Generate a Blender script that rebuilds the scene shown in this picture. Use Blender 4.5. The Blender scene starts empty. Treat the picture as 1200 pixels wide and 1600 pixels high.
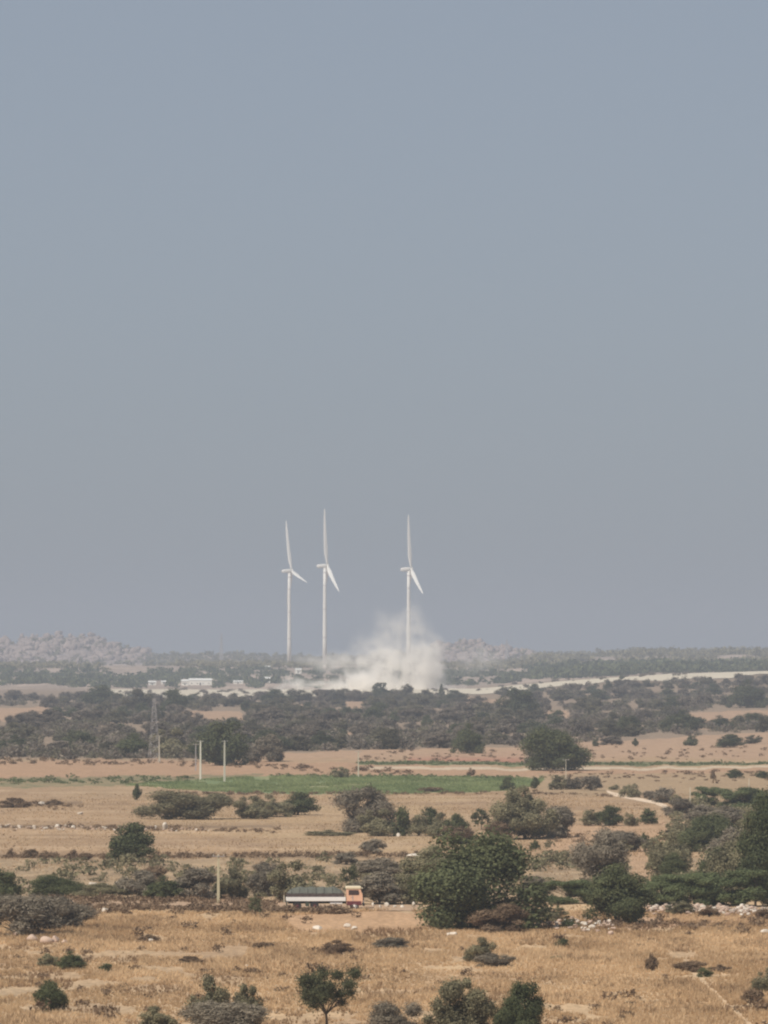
import bpy, math, random
import numpy as np
from mathutils import Vector, Matrix

# ------------------------------------------------------------------ camera, sky, sun, exposure
SC = bpy.context.scene
COL = SC.collection
F, CX, HY, CAMZ = 10000.0, 600.0, 1025.0, 30.0      # long lens: pixels of a 1200 wide frame

cd = bpy.data.cameras.new('camera'); cam = bpy.data.objects.new('camera', cd); COL.objects.link(cam)
cam.location = (0, 0, CAMZ)
cam.rotation_euler = (math.radians(90) + math.atan((HY - 800.0) / F), 0, 0)
cd.sensor_fit = 'HORIZONTAL'; cd.sensor_width = 36.0; cd.lens = 36.0 * F / 1200.0
cd.clip_start = 1.0; cd.clip_end = 80000.0
SC.camera = cam

SUN = Vector((-0.50, -0.52, 0.86)).normalized()
elev = math.asin(SUN.z); azim = math.atan2(SUN.x, SUN.y)
w = bpy.data.worlds.new('World'); SC.world = w; w.use_nodes = True
nt = w.node_tree; nt.nodes.clear()
sky = nt.nodes.new('ShaderNodeTexSky'); sky.sky_type = 'NISHITA'; sky.sun_disc = False
sky.sun_elevation = elev; sky.sun_rotation = azim; sky.altitude = 400
sky.air_density = .62; sky.dust_density = 1.9; sky.ozone_density = 0.5
bg = nt.nodes.new('ShaderNodeBackground'); bg.inputs[1].default_value = 0.086
wo = nt.nodes.new('ShaderNodeOutputWorld')
veil = nt.nodes.new('ShaderNodeMix'); veil.data_type = 'RGBA'; veil.inputs[0].default_value = .62   # high dusty veil over the clear sky
veil.inputs[7].default_value = (3.95, 4.36, 4.95, 1); nt.links.new(sky.outputs[0], veil.inputs[6])
nt.links.new(veil.outputs[2], bg.inputs[0]); nt.links.new(bg.outputs[0], wo.inputs[0])

sl = bpy.data.lights.new('sun', 'SUN'); sl.energy = 4.6; sl.angle = math.radians(0.5); sl.color = (1.0, 0.93, 0.83)
so = bpy.data.objects.new('sun', sl); COL.objects.link(so)
so.rotation_euler = SUN.to_track_quat('Z', 'Y').to_euler()

SC.view_settings.view_transform = 'Standard'; SC.view_settings.look = 'None'
SC.view_settings.exposure = 0.0; SC.view_settings.gamma = 1.0
try:
    SC.cycles.use_denoising = True
    SC.cycles.max_bounces = 12; SC.cycles.volume_bounces = 8; SC.cycles.diffuse_bounces = 3
    SC.cycles.transparent_max_bounces = 8
    SC.cycles.filter_width = 2.2
except Exception as e:
    print(e)

HAZE_DENSITY = 1.1e-4

# ------------------------------------------------------------------ helpers
rng = np.random.default_rng(7)
random.seed(5)

def hash2(ix, iy, seed):
    n = (ix.astype(np.int64) * 374761393 + iy.astype(np.int64) * 668265263 + seed * 1442695041) & 0xffffffff
    n = ((n ^ (n >> 13)) * 1274126177) & 0xffffffff
    n = n ^ (n >> 16)
    return (n & 0xffff) / 65535.0

def vnoise(x, y, seed=0):
    x = np.asarray(x, float); y = np.asarray(y, float)
    ix = np.floor(x); iy = np.floor(y); fx = x - ix; fy = y - iy
    fx = fx * fx * (3 - 2 * fx); fy = fy * fy * (3 - 2 * fy)
    a = hash2(ix, iy, seed); b = hash2(ix + 1, iy, seed); c = hash2(ix, iy + 1, seed); d = hash2(ix + 1, iy + 1, seed)
    return (a + (b - a) * fx) * (1 - fy) + (c + (d - c) * fx) * fy

def fbm(x, y, seed=0, octv=4):
    s = 0; a = 0.5; t = 0
    for k in range(octv):
        s = s + a * vnoise(x * 2 ** k, y * 2 ** k, seed + k * 17); t += a; a *= 0.5
    return s / t

UG = [-400, 0, 230, 560, 740, 880, 1040, 1200, 1600]
DK = [0, 3000, 3800, 5000, 5700, 6000, 7500, 8500, 10000, 31000]
HK = [[0]*9, [0]*9,
      [0, 0, 0, 0, .5, 2, 3, 4, 4],
      [0, 0, 0, 0, 2.5, 10, 15.5, 18, 18],
      [2, 2, 1, 0, 3, 9, 14.5, 16, 17],
      [4, 4, 4, 4, 6, 12, 15, 16, 17],
      [18, 18, 18, 19, 18, 19, 20, 20, 20],
      [17, 17, 17, 17, 18, 23, 29, 30, 30],
      [17, 17, 17, 17, 18, 24, 29, 30, 30],
      [28]*9]

def H(x, Y):
    x = np.asarray(x, float); Y = np.asarray(Y, float)
    u = CX + F * x / np.maximum(Y, 400.0)
    cols = [np.interp(u, UG, r) for r in HK]
    z = np.zeros(np.broadcast(x, Y).shape)
    for k in range(len(DK) - 1):
        m = (Y >= DK[k]) & (Y < DK[k + 1] + (1e9 if k == len(DK) - 2 else 0))
        t = np.clip((Y - DK[k]) / (DK[k + 1] - DK[k]), 0, 1); t = t * t * (3 - 2 * t)
        z = np.where(m, cols[k] * (1 - t) + cols[k + 1] * t, z)
    near = np.clip((2600 - Y) / 800, 0, 1)
    z = z + near * (0.5 * (fbm(x / 17.0, Y / 60.0, 3, 3) - 0.5))
    far = np.clip((Y - 6500) / 1500, 0, 1)
    z = z + far * np.interp(u, [600, 900], [3.5, 15.0]) * (fbm(x / 75.0, Y / 500.0, 5, 3) - 0.5)
    return z

_DG = np.exp(np.linspace(math.log(440), math.log(13000), 6000))
def place(u, y):
    """world point on the ground seen at photo position u, y"""
    xs = (u - CX) / F * _DG
    hp = HY - F * (H(xs, _DG) - CAMZ) / _DG
    i = int(np.argmax(hp <= y)) if np.any(hp <= y) else len(_DG) - 1
    D = _DG[i]
    return Vector(((u - CX) / F * D, D, float(H((u - CX) / F * D, D))))

def ppm(D): return F / D

def new_mesh(name, V, faces_flat, sizes, mats, midx=None, attr=None, smooth=False, fattr=None):
    me = bpy.data.meshes.new(name)
    V = np.asarray(V, np.float32); faces_flat = np.asarray(faces_flat, np.int32); sizes = np.asarray(sizes, np.int32)
    me.vertices.add(len(V)); me.vertices.foreach_set('co', V.ravel())
    me.loops.add(len(faces_flat)); me.loops.foreach_set('vertex_index', faces_flat)
    me.polygons.add(len(sizes))
    me.polygons.foreach_set('loop_start', np.concatenate([[0], np.cumsum(sizes)[:-1]]).astype(np.int32))
    try: me.polygons.foreach_set('loop_total', sizes)
    except Exception: pass
    if midx is not None: me.polygons.foreach_set('material_index', np.asarray(midx, np.int32))
    if smooth: me.polygons.foreach_set('use_smooth', np.ones(len(sizes), bool))
    for m in mats: me.materials.append(m)
    if attr is not None:
        for k, a in attr.items():
            a = np.asarray(a, np.float32)
            if a.ndim == 2:
                at = me.attributes.new(k, 'FLOAT_COLOR', 'POINT')
                if a.shape[1] == 3: a = np.hstack([a, np.ones((len(a), 1), np.float32)])
                at.data.foreach_set('color', a.ravel())
            else:
                at = me.attributes.new(k, 'FLOAT', 'POINT'); at.data.foreach_set('value', a)
    me.update(calc_edges=True); me.validate()
    return me

def link(name, me, parent=None, loc=(0, 0, 0), rz=0.0, scale=None):
    o = bpy.data.objects.new(name, me); COL.objects.link(o)
    o.location = loc; o.rotation_euler = (0, 0, rz)
    if scale is not None: o.scale = scale
    if parent is not None: o.parent = parent
    return o

def tag(o, label=None, cat=None, group=None, kind=None):
    if label: o['label'] = label
    if cat: o['category'] = cat
    if group: o['group'] = group
    if kind: o['kind'] = kind
    return o

def thing(name, label, cat, loc, rz=0.0, group=None, scale=None):
    o = bpy.data.objects.new(name, None); COL.objects.link(o)
    o.location = loc; o.rotation_euler = (0, 0, rz); o.empty_display_size = 0.5
    if scale is not None: o.scale = scale
    return tag(o, label, cat, group)

def copy_tree(o, parent=None):
    c = o.copy(); COL.objects.link(c)
    if parent is not None: c.parent = parent
    for ch in list(o.children): copy_tree(ch, c)
    return c

class MB:
    """collects shapes into one mesh"""
    def __init__(s): s.v = []; s.f = []; s.m = []
    def add(s, vs, fs, mi=0):
        b = len(s.v); s.v += [tuple(q) for q in vs]; s.f += [tuple(b + i for i in f) for f in fs]; s.m += [mi] * len(fs)
    def box(s, x0, x1, y0, y1, z0, z1, mi=0, bev=0.0):
        if bev <= 0:
            vs = [(x, y, z) for z in (z0, z1) for y in (y0, y1) for x in (x0, x1)]
            s.add(vs, [(0, 2, 3, 1), (4, 5, 7, 6), (0, 1, 5, 4), (2, 6, 7, 3), (0, 4, 6, 2), (1, 3, 7, 5)], mi); return
        b = min(bev, (x1 - x0) / 3, (y1 - y0) / 3, (z1 - z0) / 3)
        rings = []
        for z, i in ((z0, b), (z0 + b, 0), (z1 - b, 0), (z1, b)):
            X0, X1, Y0, Y1 = x0 + i, x1 - i, y0 + i, y1 - i
            rings.append([(X0 + b, Y0, z), (X1 - b, Y0, z), (X1, Y0 + b, z), (X1, Y1 - b, z), (X1 - b, Y1, z), (X0 + b, Y1, z), (X0, Y1 - b, z), (X0, Y0 + b, z)])
        s.loft(rings, mi)
    def loft(s, rings, mi=0, caps=True):
        n = len(rings[0]); vs = [p for r in rings for p in r]; fs = []
        for k in range(len(rings) - 1):
            for i in range(n):
                j = (i + 1) % n
                fs.append((k * n + i, k * n + j, (k + 1) * n + j, (k + 1) * n + i))
        if caps:
            fs.append(tuple(reversed(range(n)))); fs.append(tuple((len(rings) - 1) * n + i for i in range(n)))
        s.add(vs, fs, mi)
    def tube(s, pts, rad, n=8, mi=0):
        pts = [Vector(p) for p in pts]
        if not hasattr(rad, '__len__'): rad = [rad] * len(pts)
        rings = []
        for i, p in enumerate(pts):
            d = (pts[min(i + 1, len(pts) - 1)] - pts[max(i - 1, 0)]).normalized()
            a = Vector((0, 0, 1)) if abs(d.z) < 0.9 else Vector((1, 0, 0))
            e1 = d.cross(a).normalized(); e2 = d.cross(e1)
            rings.append([tuple(p + rad[i] * (math.cos(2 * math.pi * k / n) * e1 + math.sin(2 * math.pi * k / n) * e2)) for k in range(n)])
        s.loft(rings, mi)
    def build(s, name, mats, parent=None, smooth=False, loc=(0, 0, 0), rz=0.0):
        if not isinstance(mats, (list, tuple)): mats = [mats]
        me = bpy.data.meshes.new(name); me.from_pydata(s.v, [], s.f); me.update()
        for m in mats: me.materials.append(m)
        me.polygons.foreach_set('material_index', s.m)
        if smooth: me.polygons.foreach_set('use_smooth', [True] * len(s.f))
        return link(name, me, parent, loc, rz)

# ------------------------------------------------------------------ materials
def mat(name, col, rough=0.8, var=0.15, scale=2.0, metal=0.0, spec=0.3, bump=0.0, objrand=0.0):
    m = bpy.data.materials.new(name); m.use_nodes = True; n = m.node_tree; b = n.nodes['Principled BSDF']
    b.inputs['Roughness'].default_value = rough; b.inputs['Metallic'].default_value = metal
    b.inputs['Specular IOR Level'].default_value = spec
    tc = n.nodes.new('ShaderNodeTexCoord'); no = n.nodes.new('ShaderNodeTexNoise')
    no.inputs['Scale'].default_value = scale; no.inputs['Detail'].default_value = 5
    n.links.new(tc.outputs['Object'], no.inputs['Vector'])
    mx = n.nodes.new('ShaderNodeMix'); mx.data_type = 'RGBA'
    mx.inputs[6].default_value = tuple(c * (1 - var) for c in col) + (1,)
    mx.inputs[7].default_value = tuple(min(1, c * (1 + var)) for c in col) + (1,)
    n.links.new(no.outputs[0], mx.inputs[0]); n.links.new(mx.outputs[2], b.inputs['Base Color'])
    if bump:
        bp = n.nodes.new('ShaderNodeBump'); bp.inputs['Strength'].default_value = bump
        n.links.new(no.outputs[0], bp.inputs['Height']); n.links.new(bp.outputs[0], b.inputs['Normal'])
    return m

def leaf_mat(name, dark, light, trans=0.25):
    """foliage: colour varies leaf by leaf (tint attribute), clump by clump and plant by plant"""
    m = bpy.data.materials.new(name); m.use_nodes = True; n = m.node_tree; n.nodes.clear()
    at = n.nodes.new('ShaderNodeAttribute'); at.attribute_name = 'tint'
    oi = n.nodes.new('ShaderNodeObjectInfo')
    ma = n.nodes.new('ShaderNodeMath'); ma.operation = 'MULTIPLY_ADD'; ma.inputs[1].default_value = 0.4; ma.inputs[2].default_value = -0.2
    n.links.new(oi.outputs['Random'], ma.inputs[0])
    ad = n.nodes.new('ShaderNodeMath'); ad.operation = 'ADD'; ad.use_clamp = True
    n.links.new(at.outputs['Fac'], ad.inputs[0]); n.links.new(ma.outputs[0], ad.inputs[1])
    mx = n.nodes.new('ShaderNodeMix'); mx.data_type = 'RGBA'
    mx.inputs[6].default_value = tuple(dark) + (1,); mx.inputs[7].default_value = tuple(light) + (1,)
    n.links.new(ad.outputs[0], mx.inputs[0])
    d = n.nodes.new('ShaderNodeBsdfDiffuse'); t = n.nodes.new('ShaderNodeBsdfTranslucent')
    n.links.new(mx.outputs[2], d.inputs[0]); n.links.new(mx.outputs[2], t.inputs[0])
    ms = n.nodes.new('ShaderNodeMixShader'); ms.inputs[0].default_value = trans
    n.links.new(d.outputs[0], ms.inputs[1]); n.links.new(t.outputs[0], ms.inputs[2])
    o = n.nodes.new('ShaderNodeOutputMaterial'); n.links.new(ms.outputs[0], o.inputs[0])
    return m

M = {
 'dense': leaf_mat('dark_green_leaves', (.058, .070, .036), (.165, .178, .09), .33),
 'olive': leaf_mat('olive_leaves', (.14, .13, .082), (.34, .305, .185), .33),
 'thorn': leaf_mat('grey_thorn_twigs', (.15, .13, .098), (.31, .265, .20), .25),
 'flat': leaf_mat('feathery_green_leaves', (.085, .105, .05), (.20, .23, .115), .33),
 'brown': leaf_mat('dry_brown_twigs', (.14, .095, .062), (.28, .20, .13), .1),
 'straw': leaf_mat('golden_dry_grass', (.44, .30, .17), (.74, .55, .34), .4),
 'weed': leaf_mat('brown_dry_weeds', (.25, .165, .10), (.46, .32, .19), .3),
 'crop': leaf_mat('green_crop_leaves', (.18, .225, .10), (.37, .41, .20), .4),
 'bark': mat('tree_bark', (.12, .095, .07), .9, .3, 6, bump=.4),
 'white_paint': mat('turbine_white_paint', (.86, .84, .79), .45, .03, .2),
 'band': mat('tower_seam_grey', (.42, .40, .42), .6, .1, .5),
 'concrete': mat('pale_concrete', (.52, .48, .38), .85, .12, 3),
 'steel': mat('galvanised_steel', (.42, .40, .40), .5, .1, 4, metal=.3),
 'rock': mat('weathered_rock', (.38, .29, .23), .9, .25, 1.2, bump=.5),
 'pale_rock': mat('bleached_rock', (.60, .54, .46), .9, .15, 1.5, bump=.4),
 'limewash': mat('white_limewash', (.85, .83, .76), .8, .05, .3),
 'roof': mat('pale_sheet_roof', (.72, .72, .69), .6, .08, .4),
 'dark': mat('dark_opening', (.05, .05, .055), .7, .2, 1),
}

M['open'] = leaf_mat('open_crown_leaves', (.075, .08, .045), (.20, .20, .11), .3)
M['dense_scrub'] = leaf_mat('scrub_belt_green_leaves', (.05, .06, .036), (.155, .165, .095), .3)
M['olive_scrub'] = leaf_mat('scrub_belt_olive_leaves', (.085, .08, .056), (.22, .20, .135), .3)
M['thorn_scrub'] = leaf_mat('scrub_belt_bare_twigs', (.10, .086, .07), (.23, .195, .155), .15)
# ------------------------------------------------------------------ ground
def seg_dist(px, py, pts, ky=1.0):
    d = np.full(px.shape, 1e9)
    for (x0, y0), (x1, y1) in zip(pts[:-1], pts[1:]):
        dx, dy = x1 - x0, (y1 - y0) * ky
        t = np.clip(((px - x0) * dx + (py - y0) * ky * dy) / (dx * dx + dy * dy + 1e-9), 0, 1)
        d = np.minimum(d, np.hypot(px - x0 - t * dx, (py - y0) * ky - t * dy))
    return d

def in_poly(px, py, poly):
    r = np.zeros(px.shape, bool); n = len(poly)
    for i in range(n):
        x0, y0 = poly[i]; x1, y1 = poly[(i + 1) % n]
        c = ((y0 > py) != (y1 > py)) & (px < (x1 - x0) * (py - y0) / (y1 - y0 + 1e-12) + x0)
        r ^= c
    return r

CLEAR = [  # open soil seen between the trees
 [(-60, 1104), (60, 1104), (95, 1114), (60, 1128), (-60, 1130)],
 [(150, 1138), (180, 1136), (178, 1148), (150, 1150)],
 [(285, 1112), (380, 1112), (385, 1128), (290, 1134)],
 [(720, 1090), (790, 1092), (788, 1106), (722, 1106)],
 [(845, 1110), (890, 1112), (885, 1124), (850, 1124)],
 [(1080, 1112), (1260, 1108), (1260, 1136), (1085, 1138)],
 [(900, 1160), (1260, 1140), (1260, 1200), (900, 1200)],
 [(400, 1176), (900, 1166), (900, 1200), (400, 1200)],
 [(440, 1100), (490, 1103), (490, 1110), (440, 1108)],
 [(530, 1144), (575, 1142), (575, 1150), (530, 1152)],
 [(540, 1096), (580, 1096), (580, 1108), (545, 1108)],
]
GREEN = [(195, 1226), (330, 1217), (420, 1213), (520, 1212), (640, 1213), (760, 1214), (850, 1218), (842, 1226), (790, 1237), (640, 1240), (520, 1240), (400, 1239), (280, 1234)]
GREEN_OLD = [(-60, 1216), (300, 1211), (420, 1209), (400, 1216), (320, 1220), (200, 1227), (90, 1229), (-60, 1230)]

def ground_colour(x, Y, u, y):
    n1 = fbm(x / 9, Y / 30, 11, 4); n2 = fbm(x / 2.2, Y / 7, 12, 3); n3 = fbm(x / 30, Y / 140, 13, 3)
    wy = y + (fbm(u / 40, y / 16, 21, 3) - .5) * 7; wu = u + (fbm(u / 25, y / 9, 22, 3) - .5) * 26
    c = np.zeros(x.shape + (3,))
    def paint(mask, col, a=1.0):
        m = (mask * a)[..., None] if isinstance(mask, np.ndarray) else mask
        c[:] = c * (1 - m) + np.array(col) * m
    sm = lambda v, a, b: np.clip((v - a) / (b - a), 0, 1)
    paint(np.ones(x.shape), (.50, .355, .215))
    paint(sm(n1, .45, .75), (.40, .27, .165), .8)
    paint(sm(n2, .5, .8), (.52, .37, .22), .5)
    # mid fields: smoother tan stubble
    mid = sm(-wy, -1345, -1335) 
    paint(mid, (.385, .262, .158)); paint(mid * sm(n1, .48, .75), (.30, .20, .118), .75); paint(mid * sm(n3, .5, .7), (.42, .30, .175), .7); paint(mid * sm(n2, .55, .8), (.33, .24, .15), .5)
    n4 = fbm(x / 55, Y / 20, 14, 3); n5 = fbm(x / 18, Y / 9, 15, 3)
    paint(mid * sm(n4, .5, .62), (.30, .205, .13), .55); paint(mid * sm(n5, .56, .7), (.47, .34, .22), .5)
    paint((1 - mid) * sm(n4, .5, .65), (.36, .25, .155), .4)
    # brownish rough band above the dirt road
    rb = sm(wy, 1337, 1345) * sm(-wy, -1408, -1398)
    paint(rb, (.27, .20, .13), .75); paint(rb * sm(n2, .5, .7), (.4, .29, .18), .8)
    paint(in_poly(wu, wy, [(560, 1340), (640, 1330), (660, 1345), (650, 1392), (560, 1390)]) * 1.0, (.44, .30, .18), .5)
    # pale strips that follow the field edges
    for yy, k, x0, x1 in ((1291, 2.5, -100, 430), (1338, 2.0, -100, 660), (1256, 2.5, -100, 130)):
        e = np.exp(-((wy - yy - (u - 300) * .006) / k) ** 2) * (u < x1) * (u > x0)
        paint(e, (.20, .14, .09), .8)
    e = np.exp(-((wy - 1298) / 3) ** 2) * (u < 520); paint(e, (.50, .35, .22), .5)
    # smooth orange soil beside the lorry
    paint(in_poly(wu, wy, [(400, 1434), (480, 1426), (640, 1423), (690, 1447), (640, 1455), (460, 1458)]) * 1.0, (.44, .275, .16), .8)
    paint(in_poly(wu, wy, [(-60, 1402), (330, 1404), (560, 1414), (560, 1424), (300, 1420), (-60, 1418)]) * 1.0, (.42, .27, .18), .8)
    # right: soil bank below the hedge
    paint(in_poly(wu, wy, [(830, 1425), (1260, 1425), (1260, 1446), (830, 1452)]) * 1.0, (.40, .25, .16), .7)
    paint(in_poly(wu, wy, [(860, 1290), (1040, 1280), (1060, 1380), (1000, 1400), (980, 1330), (850, 1340)]) * 1.0, (.45, .295, .185), .7)
    # field band north of the green crop
    paint(in_poly(wu, wy, [(-60, 1189), (280, 1186), (560, 1192), (900, 1204), (1260, 1200), (1260, 1212), (-60, 1216)]) * 1.0, (.385, .245, .155), .9)
    paint(in_poly(wu, wy, [(840, 1210), (1260, 1206), (1260, 1250), (840, 1240)]) * 1.0, (.34, .245, .15), .8)
    paint(in_poly(wu, wy, [(640, 1180), (815, 1174), (822, 1190), (640, 1193)]) * 1.0, (.36, .165, .115), .8)
    paint(in_poly(u, wy, [(560, 1198), (830, 1200), (1260, 1197), (1260, 1200), (830, 1204), (560, 1202)]) * 1.0, (.56, .47, .35), .7)
    paint(in_poly(u, wy, [(900, 1192), (1260, 1191), (1260, 1195), (900, 1197)]) * 1.0, (.10, .13, .06), .8)
    paint(in_poly(u, wy, [(560, 1189), (830, 1191), (830, 1196), (560, 1195)]) * 1.0, (.11, .15, .07), .8)
    paint(in_poly(wu, wy, GREEN_OLD) * (.4 + .6 * sm(n2, .35, .6)), (.17, .165, .09), .85)
    gm = in_poly(wu, wy, GREEN) * 1.0
    paint(gm, (.165, .205, .098), 1.0); paint(gm * sm(n1, .5, .7), (.28, .26, .14), .7)
    # worn track in the lower right and thin bare places
    paint(np.exp(-(seg_dist(wu, wy, [(1070, 1500), (1110, 1545), (1180, 1610), (1230, 1660)], 1.6) / 10.0) ** 2), (.56, .41, .265), .7)
    paint(sm(-wu, -420, -200) * sm(wy, 1480, 1520) * sm(n3, .35, .6), (.36, .27, .18), .7)
    # scrub belt: brown leaf litter with open patches of pinkish soil
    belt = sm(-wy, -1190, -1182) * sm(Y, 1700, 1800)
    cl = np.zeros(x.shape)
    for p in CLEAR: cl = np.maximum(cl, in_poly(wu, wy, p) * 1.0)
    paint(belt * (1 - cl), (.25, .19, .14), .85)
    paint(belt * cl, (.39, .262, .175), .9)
    # land beyond the sand
    fr = sm(Y, 5300, 5800)
    paint(fr, (.33, .26, .21)); paint(fr * sm(n3, .5, .6), (.46, .36, .29), .9)
    c *= (0.86 + 0.28 * n2)[..., None]
    return c

def build_ground():
    us = np.concatenate([np.linspace(-2600, -130, 26)[:-1], np.arange(-130, 1331, 2.0), np.linspace(1330, 3800, 26)[1:]])
    ys1 = np.arange(1700, 1150, -1.0); D1 = F * CAMZ / (ys1 - HY)
    D2 = np.exp(np.linspace(math.log(D1[-1]), math.log(31000), 420))[1:]
    D0 = np.array([40, 120, 220, 300, 360, 400])
    Ds = np.concatenate([D0, D1, D2])
    UU, DD = np.meshgrid(us, Ds)
    X = (UU - CX) / F * np.maximum(DD, 700); Z = H(X, DD)
    # clods and tussocky relief of the nearest fields
    nr = np.clip((1500 - DD) / 500, 0, 1)
    Z = Z + nr * 0.16 * (fbm(X / .9, DD / 2.5, 31, 2) - .5)
    y = HY - F * (Z - CAMZ) / np.maximum(DD, 1); u = CX + F * X / np.maximum(DD, 1)
    col = ground_colour(X, DD, u, y)
    V = np.stack([X, DD, Z], -1).reshape(-1, 3)
    nv, nu = UU.shape
    i = np.arange(nv * nu).reshape(nv, nu)
    fc = np.stack([i[:-1, :-1], i[:-1, 1:], i[1:, 1:], i[1:, :-1]], -1).reshape(-1, 4)
    m = bpy.data.materials.new('dry_soil_and_stubble'); m.use_nodes = True; n = m.node_tree; b = n.nodes['Principled BSDF']
    b.inputs['Roughness'].default_value = .95; b.inputs['Specular IOR Level'].default_value = .1
    at = n.nodes.new('ShaderNodeAttribute'); at.attribute_name = 'soil'
    ge = n.nodes.new('ShaderNodeNewGeometry'); mp = n.nodes.new('ShaderNodeMapping'); mp.inputs['Scale'].default_value = (1.6, .45, 1)
    n.links.new(ge.outputs['Position'], mp.inputs[0])
    no = n.nodes.new('ShaderNodeTexNoise'); no.inputs['Scale'].default_value = 1.0; no.inputs['Detail'].default_value = 6; no.inputs['Roughness'].default_value = .65
    n.links.new(mp.outputs[0], no.inputs['Vector'])
    mr = n.nodes.new('ShaderNodeMapRange'); mr.inputs[1].default_value = .3; mr.inputs[2].default_value = .7; mr.inputs[3].default_value = .72; mr.inputs[4].default_value = 1.25
    n.links.new(no.outputs[0], mr.inputs[0])
    vm = n.nodes.new('ShaderNodeVectorMath'); vm.operation = 'SCALE'
    n.links.new(at.outputs['Color'], vm.inputs[0]); n.links.new(mr.outputs[0], vm.inputs['Scale'])
    n.links.new(vm.outputs[0], b.inputs['Base Color'])
    bp = n.nodes.new('ShaderNodeBump'); bp.inputs['Strength'].default_value = .5; bp.inputs['Distance'].default_value = .2
    n.links.new(no.outputs[0], bp.inputs['Height']); n.links.new(bp.outputs[0], b.inputs['Normal'])
    me = new_mesh('ground', V, fc.ravel(), np.full(len(fc), 4), [m], attr={'soil': col.reshape(-1, 3)}, smooth=True)
    tag(link('ground', me), kind='structure')

build_ground()

def strip_sheet(name, px, material, nw=6, off=.06, ragged=.25, step=2.0):
    """a ribbon of ground (near edge and far edge given as photo points) laid a few cm above the soil"""
    near = px[0]; far = px[1]
    us = np.arange(near[0][0], near[-1][0] + .1, step)
    V = []
    n0 = np.interp(us, [p[0] for p in near], [p[1] for p in near]) + (fbm(us / 14, us * 0, 71, 3) - .5) * 2 * ragged * 4
    n1 = np.interp(us, [p[0] for p in far], [p[1] for p in far]) + (fbm(us / 14, us * 0 + 9, 72, 3) - .5) * 2 * ragged * 3
    for k in range(nw + 1):
        t = k / nw
        for j, u in enumerate(us):
            p = place(u, n0[j] * (1 - t) + n1[j] * t); V.append((p.x, p.y, p.z))
    V = np.array(V); x = V[:, 0]; V[:, 2] = H(V[:, 0], V[:, 1]) + off
    nu = len(us); i = np.arange((nw + 1) * nu).reshape(nw + 1, nu)
    fc = np.stack([i[:-1, :-1], i[:-1, 1:], i[1:, 1:], i[1:, :-1]], -1).reshape(-1, 4)
    me = new_mesh(name, V, fc.ravel(), np.full(len(fc), 4), [material], smooth=True)
    return tag(link(name, me), kind='structure')

SAND = mat('pale_river_sand', (.60, .53, .41), .95, .16, .02)
DUSTY = mat('dusty_track_soil', (.40, .275, .18), .95, .3, .5)
# sandy bed: built as a world-space ribbon because it lies beyond the trees
def sand_bed():
    us = np.arange(170, 1500, 5.0)
    d0 = np.interp(us, [170, 560, 740, 880, 1040, 1200, 1500], [4650, 4650, 4620, 4650, 4700, 4700, 4700]) + (fbm(us / 60, us * 0, 77, 3) - .5) * 300
    d1 = np.interp(us, [170, 560, 740, 880, 1040, 1200, 1500], [5560, 5600, 5300, 5100, 5020, 4990, 4990]) + (fbm(us / 45, us * 0, 78, 3) - .5) * 160
    V = []; nw = 14
    for k in range(nw + 1):
        D = d0 + (d1 - d0) * k / nw; X = (us - CX) / F * D
        V.append(np.stack([X, D, H(X, D) + .35], -1))
    V = np.concatenate(V); nu = len(us); i = np.arange((nw + 1) * nu).reshape(nw + 1, nu)
    fc = np.stack([i[:-1, :-1], i[:-1, 1:], i[1:, 1:], i[1:, :-1]], -1).reshape(-1, 4)
    tag(link('sandy_riverbed', new_mesh('sandy_riverbed', V, fc.ravel(), np.full(len(fc), 4), [SAND], smooth=True)), kind='structure')
sand_bed()
strip_sheet('dirt_road', ([(-60, 1414), (160, 1415), (330, 1417), (560, 1423), (660, 1423)], [(-60, 1406), (160, 1407), (330, 1409), (560, 1414), (660, 1415)]), DUSTY)
strip_sheet('footpath', ([(948, 1238), (962, 1245), (990, 1250), (1020, 1256), (1042, 1264)], [(948, 1235), (962, 1239), (990, 1245), (1020, 1251), (1042, 1258)]), mat('trodden_pale_path', (.66, .52, .38), .95, .1, .5), nw=3, off=.05, ragged=.1)

# ------------------------------------------------------------------ foliage generators (numpy)
def leaves(P, N, size, rg, tint, elong=1.0, updown=0.0):
    """one bent quad per point P facing roughly along N"""
    n = len(P)
    N = N + rg.normal(0, .55, (n, 3)); N /= np.linalg.norm(N, axis=1, keepdims=True) + 1e-9
    R = rg.normal(0, 1, (n, 3)); R[:, 2] += updown * 3
    A = np.cross(N, R); A /= np.linalg.norm(A, axis=1, keepdims=True) + 1e-9
    B = np.cross(N, A)
    s = (size * rg.uniform(.6, 1.35, n))[:, None]
    a = A * s * .5 / math.sqrt(elong); b = B * s * .5 * math.sqrt(elong)
    k = rg.uniform(.5, 1, (n, 1))
    V = np.stack([P - a * k - b, P + a - b * .6, P + a * .7 + b, P - a + b * .75 * k], 1).reshape(-1, 3)
    return V, np.repeat(tint, 4)

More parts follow.
